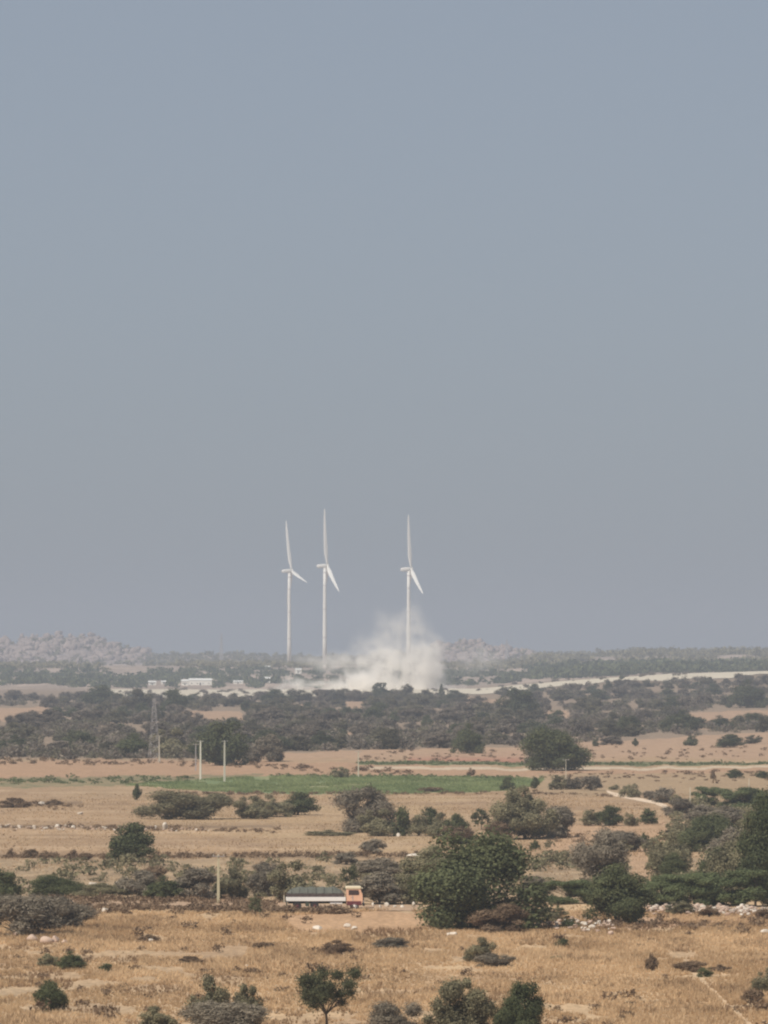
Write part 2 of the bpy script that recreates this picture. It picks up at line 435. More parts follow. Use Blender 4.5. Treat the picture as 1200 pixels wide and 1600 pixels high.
def crown_points(kind, rg, nl):
    """points and normals of a crown inside a unit envelope: x, y in +-.5, z 0..1"""
    L = []
    if kind == 'dense':
        nb = 38
        for k in range(nb):
            a = rg.uniform(0, 6.283); q = rg.uniform(0, 1) ** .55
            z = rg.uniform(.08, .92 * (1 - .5 * q * q)); rmax = .42
            L.append((math.cos(a) * q * rmax, math.sin(a) * q * rmax, z, rg.uniform(.08, .17), rg.uniform(.7, 1.1)))
        L += [(0, 0, .42, .33, 1.15)]
    elif kind == 'olive':
        nb = 30
        for k in range(nb):
            a = rg.uniform(0, 6.283); q = rg.uniform(0, 1) ** .6
            z = rg.uniform(.08, .9 * (1 - .5 * q * q)); rmax = .42
            L.append((math.cos(a) * q * rmax, math.sin(a) * q * rmax, z, rg.uniform(.06, .15), rg.uniform(.8, 1.2)))
        L += [(0, 0, .30, .24, 1.1)]
    elif kind == 'flat':
        for k in range(16):
            a = rg.uniform(0, 6.283); q = rg.uniform(0, 1) ** .5
            z = rg.uniform(.55, .88) - q * .12
            L.append((math.cos(a) * q * .36, math.sin(a) * q * .36, z, rg.uniform(.10, .16), rg.uniform(.5, .8)))
        for k in range(15):
            a = rg.uniform(0, 6.283); L.append((math.cos(a) * .33, math.sin(a) * .33, rg.uniform(.08, .45), rg.uniform(.10, .17), .8))
    elif kind == 'open':
        for k in range(30):
            a = rg.uniform(0, 6.283); q = rg.uniform(.1, 1) ** .5
            z = rg.uniform(.40, .95) - q * .1
            L.append((math.cos(a) * q * .40, math.sin(a) * q * .40, z, rg.uniform(.045, .10), rg.uniform(.6, 1.)))
    elif kind in ('thorn', 'brown'):
        for k in range(26):
            a = rg.uniform(0, 6.283); q = rg.uniform(0, 1) ** .6
            z = rg.uniform(.10, .86) * (1 - .35 * q)
            L.append((math.cos(a) * q * .38, math.sin(a) * q * .38, z, rg.uniform(.07, .17), rg.uniform(.7, 1.3)))
    L = np.array(L)
    wts = L[:, 3] ** 2; wts /= wts.sum()
    idx = rg.choice(len(L), nl, p=wts)
    d = rg.normal(0, 1, (nl, 3)); d /= np.linalg.norm(d, axis=1, keepdims=True)
    rr = rg.uniform(.25, 1.0, nl) ** .5 * (1 + np.abs(rg.normal(0, .26, nl)) * (rg.random(nl) < .6))
    r = L[idx, 3] * rr
    P = L[idx, :3] + d * np.stack([r, r, r * L[idx, 4]], 1)
    js = {'open': .05, 'thorn': .03}.get(kind, .022)
    P += rg.normal(0, js, P.shape) * (rg.random((nl, 1)) < .5)
    lobe_t = rg.uniform(-.28, .28, len(L))[idx]
    P[:, 2] = np.clip(P[:, 2], .015, 1.08)
    return P, d, lobe_t, L

def crown_mesh(kind, seed, nl, size, squat=1.0, mats=None):
    rg = np.random.default_rng(seed)
    P, d, lt, L = crown_points(kind, rg, nl)
    # normalise into the envelope
    P[:, 0] /= max(1e-3, np.percentile(np.abs(P[:, 0]), 98.5)) * 2.0; P[:, 1] /= max(1e-3, np.percentile(np.abs(P[:, 1]), 98.5)) * 2.0
    P[:, 2] /= np.percentile(P[:, 2], 99)
    tint = np.clip(.5 + lt + rg.normal(0, .2, nl), 0, 1)
    el = 1.3
    if kind in ('thorn', 'brown'): el = 5.0
    d = d + np.array([0, 0, .25])
    V, T = leaves(P, d, size, rg, tint, el)
    V[:, 2] = np.maximum(V[:, 2], -.01)
    nf = len(V) // 4
    return new_mesh('crown', V, np.arange(len(V)), np.full(nf, 4), [M[mats or kind]], attr={'tint': T}), L

def wood_mesh(kind, seed, L, base_r=.022):
    """trunk and limbs reaching into the lobes"""
    rg = np.random.default_rng(seed + 99); mb = MB()
    split = {'dense': .22, 'olive': .1, 'flat': .3, 'open': .26, 'thorn': .03, 'brown': .03}[kind]
    multi = kind in ('thorn', 'brown', 'olive')
    top = Vector((rg.normal(0, .02), rg.normal(0, .02), split))
    mb.tube([(0, 0, -.04), (top.x * .3, top.y * .3, split * .5), top], [base_r * 1.35, base_r, base_r * .85], 7)
    sel = L[rg.permutation(len(L))[:9 if not multi else 11]]
    for q in sel:
        e = Vector((q[0], q[1], max(q[2], split + .05))); s = top.copy()
        m1 = s.lerp(e, .45) + Vector((rg.normal(0, .025), rg.normal(0, .025), .03)); 
        mb.tube([s - Vector((0, 0, .02)), m1, e], [base_r * .6, base_r * .42, base_r * .15], 5)
        for k in range(2):
            e2 = e + Vector((rg.normal(0, .08), rg.normal(0, .08), abs(rg.normal(0, .07))))
            mb.tube([m1, e2], [base_r * .3, base_r * .08], 4)
    me = bpy.data.meshes.new('trunk'); me.from_pydata(mb.v, [], mb.f); me.update(); me.materials.append(M['bark'])
    return me

PROTO = {}
def proto(kind, lod, var, scrub=False):
    key = (kind, lod, var, scrub)
    if key not in PROTO:
        nl, size = {'big': (30000, .023), 'hi': (10000, .034), 'mid': (3000, .055), 'lo': (1100, .085)}[lod]
        if kind == 'open': nl = int(nl * .55); size *= .9
        if kind in ('thorn', 'brown'): size *= 1.35; nl = int(nl * (.8 if lod != 'big' else .45))
        seed = sum(ord(c) for c in kind) * 31 + var * 7 + len(lod)
        cm, L = crown_mesh(kind, seed, nl, size, mats=kind + '_scrub' if scrub else None)
        PROTO[key] = (cm, wood_mesh(kind, seed, L))
    return PROTO[key]

PLANTS = []
def plant(kind, u, y, w_px, h_px, label, name='tree', cat='tree', group=None, var=None, dD=0, rz=None, sy=None):
    p = place(u, y)
    D = p.y; k = ppm(D)
    W, Ht = w_px / k, h_px / k
    lod = 'big' if w_px > 80 else 'hi' if w_px > 38 else 'mid' if w_px > 18 else 'lo'
    if var is None: var = len(PLANTS) % (4 if lod != 'big' else 6)
    cm, tm = proto(kind, lod, var, name == 'scrub_tree')
    rz = random.uniform(0, 6.283) if rz is None else rz
    depth = W * (sy if sy else 1.0)
    if W > 2.2 * Ht: rz = 0.0; depth = min(W, max(Ht * 1.6, W * .4))
    t = thing(name, label, cat, p, rz, group)
    part = 'crown' if name.endswith('tree') else 'foliage'
    c = link(part, cm, t, scale=(W, depth, Ht)); 
    s = link('trunk' if name.endswith('tree') else 'stem', tm, t, scale=(W, depth, Ht))
    PLANTS.append((u, y, w_px, h_px, kind)); return t

exec_later = []

# ------------------------------------------------------------------ hand-placed trees and bushes: kind, u, base y, width, height (photo px), name, category, label
B = 'bush'; T = 'tree'
G1 = 'trees and bushes on the near fields'; G2 = 'trees and bushes along the dirt road'; G3 = 'trees and bushes on the middle fields'
HAND = [
 ('dense', 745, 1450, 190, 142, 'leafy_tree', T, 'largest dark green tree, full rounded crown, right of the lorry', G2),
 ('open', 511, 1607, 94, 94, 'slender_tree', T, 'small open-crowned tree with forked trunk at the bottom edge of the dry field', G1),
 ('olive', 714, 1630, 104, 96, 'bush', B, 'broad rounded olive bush at the bottom edge, right of the open-crowned small tree', G1),
 ('dense', 812, 1622, 82, 84, 'bush', B, 'dark green ragged bush beside the broad olive bush at the bottom edge', G1),
 ('thorn', 618, 1618, 84, 52, 'bush', B, 'low grey twiggy bush between the open-crowned tree and the broad olive bush', G1),
 ('olive', 332, 1612, 66, 84, 'bush', B, 'tall ragged olive bush with a thin top at the bottom left of the dry field', G1),
 ('olive', 384, 1606, 48, 66, 'bush', B, 'shorter olive bush touching the tall ragged one at the bottom edge', G1),
 ('thorn', 346, 1622, 130, 56, 'bush', B, 'grey twiggy scrub in front of the pair of ragged olive bushes', G1),
 ('dense', 80, 1580, 50, 46, 'bush', B, 'round dark green bush alone in the grass at the lower left', G1),
 ('olive', 246, 1614, 62, 40, 'bush', B, 'low olive bush half cut by the bottom edge, left of the ragged bushes', G1),
 ('dense', 112, 1514, 44, 26, 'bush', B, 'low dark olive bush in the grass below the rock pile', G1),
 ('olive', 76, 1510, 34, 20, 'bush', B, 'faint grey green bush beside the low dark olive one below the rock pile', G1),
 ('dense', 166, 1517, 20, 12, 'bush', B, 'tiny green bush in the golden grass right of the low olive bush', G1),
 ('thorn', 30, 1462, 120, 62, 'thorn_tree', T, 'spreading leafless grey thorn tree beside the pink rock pile at the left', G2),
 ('thorn', 92, 1450, 96, 48, 'thorn_tree', T, 'low leafless thorn tree reaching right behind the pink rock pile', G2),
 ('dense', 4, 1410, 56, 50, 'leafy_tree', T, 'dark green tree cut by the left edge above the leafless thorn trees', G2),
 ('dense', 90, 1402, 84, 33, 'bush', B, 'wide dark green bush behind the road at the left, left of the long low one', G2),
 ('olive', 158, 1403, 96, 22, 'bush', B, 'long low dark bush behind the road with pale stones above it', G2),
 ('dense', 258, 1404, 60, 32, 'bush', B, 'dark green bush behind the road, second left of the yellowish pole', G2),
 ('thorn', 218, 1402, 66, 40, 'bush', B, 'grey twiggy bush behind the road with bare stems rising over it', G2),
 ('thorn', 304, 1404, 66, 46, 'bush', B, 'brown grey bush just left of the yellowish pole', G2),
 ('olive', 362, 1403, 56, 44, 'bush', B, 'rounded green bush just right of the yellowish pole', G2),
 ('thorn', 412, 1400, 52, 42, 'bush', B, 'grey bush between the yellowish pole and the lorry', G2),
 ('olive', 456, 1408, 78, 60, 'bush', B, 'tall grey green bush behind the tail of the lorry', G2),
 ('open', 545, 1388, 30, 36, 'slender_tree', T, 'thin small tree rising behind the lorry cab', G2),
 ('thorn', 592, 1412, 80, 46, 'bush', B, 'grey bush with bare stems just right of the lorry cab', G2),
 ('olive', 636, 1412, 60, 44, 'bush', B, 'grey green bush between the lorry and the largest dark tree', G2),
 ('olive', 672, 1398, 96, 72, 'leafy_tree', T, 'greyish tree behind the left side of the largest dark tree', G2),
 ('brown', 784, 1456, 88, 42, 'bush', B, 'rounded dry brown bush at the foot of the largest dark tree', G2),
 ('olive', 752, 1504, 50, 38, 'bush', B, 'green bush in the dry field below the largest dark tree', G1),
 ('thorn', 776, 1510, 60, 20, 'bush', B, 'low grey scrub beside the green bush below the largest dark tree', G1),
 ('thorn', 612, 1482, 52, 17, 'bush', B, 'flat grey bush with a dark trunk in the middle of the dry field', G1),
 ('brown', 526, 1490, 48, 20, 'bush', B, 'low brown bush in the dry field below the lorry', G1),
 ('brown', 412, 1482, 34, 10, 'bush', B, 'low dark brown bush below the tail of the lorry', G1),
 ('dense', 877, 1480, 23, 14, 'bush', B, 'small green bush in the dry field below the right hedge', G1),
 ('olive', 870, 1499, 24, 6, 'bush', B, 'flat green plant below the small green bush in the right field', G1),
 ('dense', 1101, 1526, 25, 14, 'bush', B, 'small round dark green bush among brown weeds in the right field', G1),
 ('brown', 1076, 1518, 50, 16, 'bush', B, 'brown weedy bush left of the small round green bush in the right field', G1),
 ('brown', 1124, 1519, 34, 12, 'bush', B, 'brown weedy bush right of the small round green bush in the right field', G1),
 ('brown', 1017, 1516, 20, 25, 'bush', B, 'upright bare brown sprig in the right field', G1),
 ('olive', 1196, 1552, 42, 38, 'bush', B, 'grey green bush at the lower right edge', G1),
 ('brown', 1176, 1566, 34, 20, 'bush', B, 'brown bush left of the grey green bush at the lower right edge', G1),
 ('brown', 300, 1506, 40, 12, 'bush', B, 'brown weedy bush in the left dry field above the ragged bushes', G1),
 ('brown', 232, 1470, 34, 10, 'bush', B, 'brown weedy bush in the straw left of the lorry', G1),
 ('open', 400, 1434, 24, 34, 'slender_tree', T, 'small twiggy tree in front of the road left of the lorry', G2),
 # middle fields
 ('dense', 208, 1346, 74, 58, 'leafy_tree', T, 'lone dark bushy tree with short trunk on the left tan field', G3),
 ('olive', 296, 1280, 148, 42, 'bush', B, 'widest low grey green thicket below the left end of the green field', G3),
 ('olive', 392, 1279, 58, 34, 'bush', B, 'dark bush right of the widest low thicket below the green field', G3),
 ('olive', 424, 1276, 60, 33, 'bush', B, 'grey green bush between the two darker bushes below the green field', G3),
 ('dense', 466, 1273, 56, 34, 'bush', B, 'dark rounded bush ending the row right of the widest low thicket', G3),
 ('thorn', 572, 1300, 94, 66, 'leafy_tree', T, 'tall grey rounded tree at the left end of the bush chain below the green field', G3),
 ('olive', 592, 1306, 60, 40, 'bush', B, 'dark bush at the foot of the tall grey rounded tree', G3),
 ('dense', 628, 1306, 28, 44, 'bush', B, 'narrow upright dark bush in the chain right of the tall grey tree', G3),
 ('olive', 654, 1306, 34, 32, 'bush', B, 'small round bush behind a pale stone in the bush chain', G3),
 ('dense', 668, 1292, 34, 30, 'bush', B, 'green bush raised above the others in the bush chain', G3),
 ('olive', 688, 1307, 42, 36, 'bush', B, 'grey green bush near the right end of the bush chain', G3),
 ('dense', 712, 1309, 40, 36, 'bush', B, 'dark bush at the right end of the bush chain', G3),
 ('brown', 716, 1318, 56, 26, 'bush', B, 'dry brown bush in front of the right end of the bush chain', G3),
 ('open', 752, 1296, 32, 32, 'slender_tree', T, 'small leaning tree between the bush chain and the grey round tree', G3),
 ('olive', 820, 1311, 100, 76, 'leafy_tree', T, 'broad grey olive round tree standing above the largest dark tree', G3),
 ('thorn', 868, 1308, 60, 46, 'bush', B, 'faint twiggy bush on the right side of the grey olive round tree', G3),
 ('brown', 780, 1312, 44, 28, 'bush', B, 'brown bush on the left side of the grey olive round tree', G3),
 ('dense', 836, 1327, 16, 15, 'bush', B, 'tiny dark bush on the field just below the grey olive round tree', G3),
 ('thorn', 584, 1334, 38, 22, 'bush', B, 'small dark twiggy bush on the tan field below the bush chain', G3),
 ('olive', 516, 1306, 76, 9, 'bush', B, 'flat dark hedge strip at the field edge left of the bush chain', G3),
 ('dense', 215, 1250, 14, 24, 'bush', B, 'narrow dark upright bush at the left end of the green field', G3),
 ('olive', 920, 1290, 36, 24, 'bush', B, 'pale grey bush left of the dark pair on the right tan field', G3),
 ('dense', 952, 1290, 42, 30, 'bush', B, 'dark green dense bush on the right tan field', G3),
 ('olive', 986, 1291, 22, 20, 'bush', B, 'small grey bush between the two dark bushes on the right tan field', G3),
 ('dense', 1013, 1288, 27, 24, 'bush', B, 'squarish dark green bush alone on the right tan field', G3),
 ('dense', 1005, 1322, 18, 20, 'bush', B, 'small round dark green bush above the grey trees right of the largest dark tree', G3),
 ('thorn', 938, 1392, 86, 92, 'thorn_tree', T, 'tall greyish leafless tree rising behind the dark round tree by the hedge', G2),
 ('thorn', 968, 1330, 66, 30, 'bush', B, 'grey thorn bush behind the tall greyish leafless tree', G3),
 ('dense', 962, 1442, 104, 84, 'leafy_tree', T, 'dark round green tree at the left end of the flat green hedge', G2),
 ('flat', 888, 1412, 84, 36, 'flat_topped_tree', T, 'light green flat-topped tree between the largest dark tree and the dark round tree', G2),
 ('flat', 1036, 1414, 84, 46, 'flat_topped_tree', T, 'leftmost flat-topped tree of the green hedge right of the dark round tree', G2),
 ('flat', 1084, 1414, 84, 48, 'flat_topped_tree', T, 'second flat-topped tree of the green hedge, left of the middle', G2),
 ('flat', 1130, 1415, 80, 52, 'flat_topped_tree', T, 'third flat-topped tree of the green hedge, behind the rubble wall', G2),
 ('flat', 1180, 1416, 78, 56, 'flat_topped_tree', T, 'flat-topped green tree at the right edge of the hedge', G2),
 ('dense', 1120, 1392, 62, 66, 'leafy_tree', T, 'brighter green tree rising above the middle of the flat hedge', G2),
 ('olive', 1045, 1372, 66, 66, 'leafy_tree', T, 'olive tree with dark foot beside the triangular clearing on the right', G3),
 ('dense', 1052, 1374, 42, 40, 'bush', B, 'dark bush at the foot of the olive tree beside the triangular clearing', G3),
 ('dense', 1106, 1330, 84, 54, 'leafy_tree', T, 'dark green wide tree above the clearings on the right', G3),
 ('olive', 1160, 1330, 80, 48, 'leafy_tree', T, 'olive green tree right of the dark wide tree above the clearings', G3),
 ('olive', 1168, 1396, 112, 118, 'leafy_tree', T, 'tall brownish olive tree at the right above the green hedge', G2),
 ('dense', 1202, 1400, 100, 150, 'thorn_tree', T, 'tallest dark tree cut by the right edge', G2),
 ('olive', 1190, 1326, 84, 64, 'leafy_tree', T, 'brownish olive tree at the right edge just under the widest dull green bush', G3),
 ('thorn', 1142, 1352, 70, 56, 'thorn_tree', T, 'brownish leafless tree behind the brighter green tree of the hedge', G3),
 ('olive', 1008, 1412, 60, 30, 'bush', B, 'low olive bush between the dark round tree and the flat green hedge', G2),
 ('thorn', 1120, 1366, 50, 36, 'bush', B, 'brownish bush right of the square clearing on the right', G3),
 ('flat', 1102, 1260, 46, 30, 'bush', B, 'rounded green bush, left one of the two wide ones at the upper right', G3),
 ('flat', 1164, 1268, 86, 36, 'bush', B, 'widest dull green bush at the upper right edge', G3),
 ('thorn', 1060, 1274, 44, 26, 'bush', B, 'low grey bush at the end of the pale path', G3),
 ('thorn', 1096, 1290, 60, 30, 'bush', B, 'grey brown bush above the dark green wide tree on the right', G3),
 ('thorn', 1150, 1292, 80, 30, 'bush', B, 'grey brown bush below the widest dull green bush', G3),
 ('olive', 1130, 1284, 24, 18, 'bush', B, 'small dark bush below the two wide green bushes at the upper right', G3),
 ('olive', 985, 1246, 32, 20, 'bush', B, 'bush beside the bend of the pale path', G3),
 ('thorn', 1014, 1250, 20, 14, 'bush', B, 'small dark bush, middle one along the upper side of the pale path', G3),
 ('thorn', 1036, 1254, 34, 22, 'bush', B, 'grey bush at the lower end of the pale path', G3),
 ('olive', 1056, 1258, 22, 16, 'bush', B, 'small olive bush right of the grey one at the lower end of the pale path', G3),
 ('thorn', 896, 1233, 30, 18, 'bush', B, 'grey bush left one of the group right of the green field', G3),
 ('thorn', 922, 1235, 32, 22, 'bush', B, 'dark grey bush rightmost of the group right of the green field', G3),
 ('olive', 870, 1234, 28, 22, 'bush', B, 'grey green bush below the large tree on the far side of the green field', G3),
 ('dense', 793, 1235, 24, 20, 'bush', B, 'dark green bush at the right end of the green field', G3),
 ('dense', 836, 1232, 14, 17, 'bush', B, 'small dark bush just right of the end of the green field', G3),
 ('olive', 960, 1234, 18, 8, 'bush', B, 'low olive bush at the upper end of the pale path', G3),
 ('dense', 864, 1204, 100, 62, 'leafy_tree', T, 'large spreading tree with visible trunk on the soil strip above the green field', G3),
 ('thorn', 838, 1196, 44, 36, 'bush', B, 'grey bush left of the trunk of the large spreading tree above the green field', G3),
 ('dense', 350, 1196, 76, 66, 'leafy_tree', T, 'tallest dark green tree standing behind the two white poles', G3),
 ('dense', 326, 1190, 60, 44, 'leafy_tree', T, 'dark green tree between the two white poles and the lattice pylon', G3),
 ('dense', 208, 1184, 60, 34, 'leafy_tree', T, 'dark green tree just left of the lattice pylon', G3),
 ('olive', 268, 1184, 62, 44, 'leafy_tree', T, 'olive green tree just right of the lattice pylon', G3),
 ('thorn', 392, 1192, 28, 24, 'bush', B, 'grey bush right of the tallest dark green tree behind the poles', G3),
 ('thorn', 424, 1190, 48, 40, 'leafy_tree', T, 'grey tree with dark foot above the left part of the green field', G3),
 ('dense', 730, 1177, 50, 42, 'leafy_tree', T, 'dark green bushy tree beside the strip of red soil', G3),
 ('olive', 532, 1216, 26, 17, 'bush', B, 'pale green bush on the far edge of the green field', G3),
 ('brown', 736, 1212, 12, 11, 'bush', B, 'small dark brown bush on the far edge of the green field', G3),
 ('dense', 1149, 1216, 27, 14, 'bush', B, 'squarish dark green bush on the far right field', G3),
 ('dense', 1192, 1216, 26, 11, 'bush', B, 'green bush at the right edge beside the squarish dark green one', G3),
 ('brown', 1114, 1217, 8, 14, 'bush', B, 'narrow dark brown bush left of the squarish dark green one', G3),
 ('dense', 575, 1242, 24, 14, 'bush', B, 'dark bush above the tall grey rounded tree at the edge of the green field', G3),
 ('brown', 674, 1237, 38, 7, 'bush', B, 'low dark brown bush on the near edge of the green field', G3),
 ('brown', 26, 1262, 46, 15, 'bush', B, 'low brown bush with pale stones on the left tan field', G3),
 ('brown', 84, 1258, 28, 9, 'bush', B, 'low brown bush right of the pale stones on the left tan field', G3),
 ('brown', 18, 1338, 14, 12, 'bush', B, 'reddish brown bush, leftmost of the row under the left tan field', G3),
 ('brown', 48, 1340, 26, 13, 'bush', B, 'reddish brown bush, second of the row under the left tan field', G3),
 ('brown', 72, 1341, 22, 11, 'bush', B, 'reddish brown bush, third of the row under the left tan field', G3),
 ('brown', 114, 1344, 18, 16, 'bush', B, 'reddish brown bush left of the lone dark bushy tree', G3),
 ('brown', 136, 1344, 22, 11, 'bush', B, 'low reddish brown bush touching the lone dark bushy tree from the left', G3),
 ('brown', 240, 1380, 40, 26, 'bush', B, 'bare brown bush above the road between the lone tree and the yellowish pole', G2),
 ('olive', 1062, 1428, 44, 20, 'bush', B, 'grey green bush in front of the rubble wall', G2),
 ('brown', 1108, 1432, 34, 16, 'bush', B, 'brown bush in front of the rubble wall', G2),
 ('dense', 1092, 1418, 12, 14, 'bush', B, 'small dark bush on top of the rubble wall', G2),
 ('brown', 1194, 1438, 30, 18, 'bush', B, 'brown bush at the right end of the rubble wall', G2),
 ('olive', 862, 1440, 54, 22, 'bush', B, 'pale grassy bush on the mound right of the largest dark tree', G2),
 ('dense', 890, 1450, 36, 14, 'bush', B, 'low dark bush below the mound right of the largest dark tree', G2),
 ('thorn', 830, 1400, 50, 30, 'bush', B, 'faint grey thicket right behind the largest dark tree', G2),
 ('thorn', 600, 1372, 80, 30, 'bush', B, 'grey thicket above the lorry on the rough ground', G2),
 ('thorn', 420, 1366, 44, 18, 'bush', B, 'small grey thicket above the left half of the lorry', G2),
 ('thorn', 540, 1350, 36, 18, 'bush', B, 'small bare bush on the rough ground above the lorry cab', G2),
]
for r in HAND:
    kind, u, y, wp, hp, name, cat, label, grp = r
    plant(kind, u, y, wp, hp, label, name, cat, grp, rz=(0.6 if wp > 120 else None))

# ------------------------------------------------------------------ scrub belt: individual trees
def in_clear(u, y):
    a = np.array([float(u)]); b = np.array([float(y)])
    return any(in_poly(a, b, p)[0] for p in CLEAR)

LAND = [(-60, 'left edge'), (75, 'left clearing'), (160, 'small clearing left of the pylon'), (243, 'lattice pylon'), (331, 'two white poles'), (400, 'tree behind the poles'),
        (452, 'leftmost turbine'), (508, 'middle turbine'), (560, 'thin pole above the green field'), (625, 'dust cloud'), (690, 'right side of the dust cloud'), (740, 'strip of red soil'),
        (805, 'gap before the spreading tree'), (864, 'large spreading tree'), (940, 'open red ground'), (1010, 'far right bushes'), (1080, 'right clearing'), (1150, 'tall trees by the right clearing'), (1200, 'right edge')]
used_labels = set()
def belt_label(kind, u, y, w_px, h_px, row, i_in_row):
    tone = {'dense': 'dark green', 'olive': 'dull olive', 'thorn': 'grey leafless', 'flat': 'green flat-topped', 'brown': 'brown'}[kind]
    shape = 'tall' if h_px > 1.0 * w_px else 'low' if w_px > 1.7 * h_px else 'rounded'
    lm = min(LAND, key=lambda q: abs(q[0] - u))[1]
    o = ordinal(i_in_row)
    
    a = f'{tone} {shape} tree near the {lm}, {o} from left in {row}'
    return a if len(a.split()) <= 16 else f'{tone} {shape} tree, {o} from left in {row}'
def ordinal(n):
    s = 'th' if 10 <= n % 100 <= 20 else {1: 'st', 2: 'nd', 3: 'rd'}.get(n % 10, 'th')
    return f'{n}{s}'

ROWS = [ # row phrase, y at u: left .. right, height in m, spacing px
 ('the farthest belt row', [(-40, 1096), (150, 1094), (300, 1098), (560, 1096), (740, 1096), (880, 1084), (1040, 1076), (1240, 1071)], 7.2, 23),
 ('the second belt row', [(-40, 1108), (560, 1108), (740, 1106), (880, 1096), (1240, 1082)], 7.2, 25),
 ('the third belt row', [(-40, 1121), (560, 1120), (740, 1118), (1240, 1100)], 7.0, 26),
 ('the fourth belt row', [(-40, 1133), (560, 1131), (1240, 1120)], 6.8, 28),
 ('the fifth belt row', [(-40, 1146), (560, 1144), (1240, 1138)], 6.2, 30),
 ('the sixth belt row', [(-40, 1160), (560, 1157), (900, 1152), (1240, 1156)], 6.0, 32),
 ('the nearest belt row', [(-40, 1175), (390, 1176), (560, 1170), (760, 1167), (900, 1164), (1240, 1168)], 6.0, 34),
]
belt = []
for ri, (phrase, line, hm, sp) in enumerate(ROWS):
    u = -20 + random.uniform(0, sp); row = []
    while u < 1215:
        y = np.interp(u, [p[0] for p in line], [p[1] for p in line]) + random.uniform(-4, 4)
        if not in_clear(u, y + 1) and random.random() < .93:
            D = place(u, y).y; k = ppm(D)
            hp = hm * random.uniform(.55, 1.05) * k; wp = hp * random.uniform(1.25, 2.3)
            if ri == 0 and 430 < u < 780: hp *= 1.0
            kind = random.choices(['dense', 'olive', 'thorn'], [.24, .36, .40])[0]
            row.append((kind, u, y, wp, hp))
        u += sp * random.uniform(.7, 1.35)
    for i, (kind, u, y, wp, hp) in enumerate(row):
        lb = belt_label(kind, u, y, wp, hp, phrase, i + 1)
        plant(kind, u, y, wp, hp, lb, 'scrub_tree', 'tree', 'trees of the scrub belt', var=random.randrange(4))
    belt += row
print('belt trees', len(belt))

# a few tall ones that stand out along the skyline of the belt
for kind, u, y, wp, hp, lb in [
  ('dense', 432, 1101, 46, 23, 'broad dark block-shaped tree in front of the sand, left of the middle turbine'),
  ('dense', 593, 1095, 36, 27, 'dark tree standing up into the left half of the dust cloud'),
  ('olive', 629, 1095, 34, 24, 'grey tree standing up into the middle of the dust cloud'),
  ('olive', 536, 1095, 34, 19, 'rounded grey tree under the left base of the dust cloud'),
  ('thorn', 563, 1096, 40, 17, 'low leafless tree under the left middle of the dust cloud'),
  ('olive', 610, 1098, 40, 19, 'grey tree between the two trees that stand up into the dust cloud'),
  ('olive', 660, 1097, 44, 18, 'low grey tree under the right half of the dust cloud'),
  ('dense', 708, 1096, 34, 17, 'dark tree right of the narrow dark tree at the foot of the dust'),
  ('thorn', 500, 1095, 48, 17, 'low leafless tree in front of the pale trail left of the dust cloud'),
  ('olive', 470, 1097, 38, 18, 'grey tree right of the broad dark block-shaped tree by the sand'),
  ('dense', 690, 1092, 9, 22, 'narrow dark tree at the right foot of the dust cloud'),
  ('dense', 273, 1116, 40, 38, 'tall dark tree reaching into the sand right of the lattice pylon'),
  ('dense', 160, 1104, 60, 32, 'tall dark tree of the farthest row left of the lattice pylon'),
  ('olive', 218, 1112, 56, 34, 'broad grey tree of the farthest row just left of the lattice pylon'),
  ('dense', 812, 1122, 60, 44, 'blue green broad tree in the belt above the large spreading tree'),
  ('dense', 1166, 1106, 60, 40, 'tallest dark tree at the right edge of the belt above the right clearing'),
  ('dense', 980, 1148, 44, 28, 'dark tree at the lower rim of the belt left of the right clearing'),
  ('dense', 1068, 1142, 46, 30, 'dark tree touching the left end of the right clearing'),
  ('olive', 1157, 1138, 28, 20, 'round bush-like tree on the right clearing'),
  ('olive', 1194, 1144, 30, 26, 'round tree at the right edge on the right clearing'),
  ('dense', 1080, 1165, 24, 15, 'round dark green shrub on the open soil left of the far right shrubs'),
  ('dense', 1140, 1168, 42, 20, 'largest dark green shrub on the open soil at the far right'),
  ('olive', 1178, 1162, 28, 13, 'low green shrub on the open soil at the right edge'),
  ('thorn', 955, 1164, 34, 13, 'flat grey tree on thin stems on the open red ground'),
  ('dense', 930, 1166, 11, 10, 'tiny dark shrub left of the flat grey tree on the open red ground'),
  ('dense', 992, 1166, 10, 12, 'tiny dark shrub right of the flat grey tree on the open red ground'),
  ('dense', 972, 1062, 9, 8, 'single small dark tree standing on the pale sand at the right')]:
    plant(kind, u, y, wp, hp, lb, 'scrub_tree', 'tree', 'trees of the scrub belt', var=random.randrange(4))

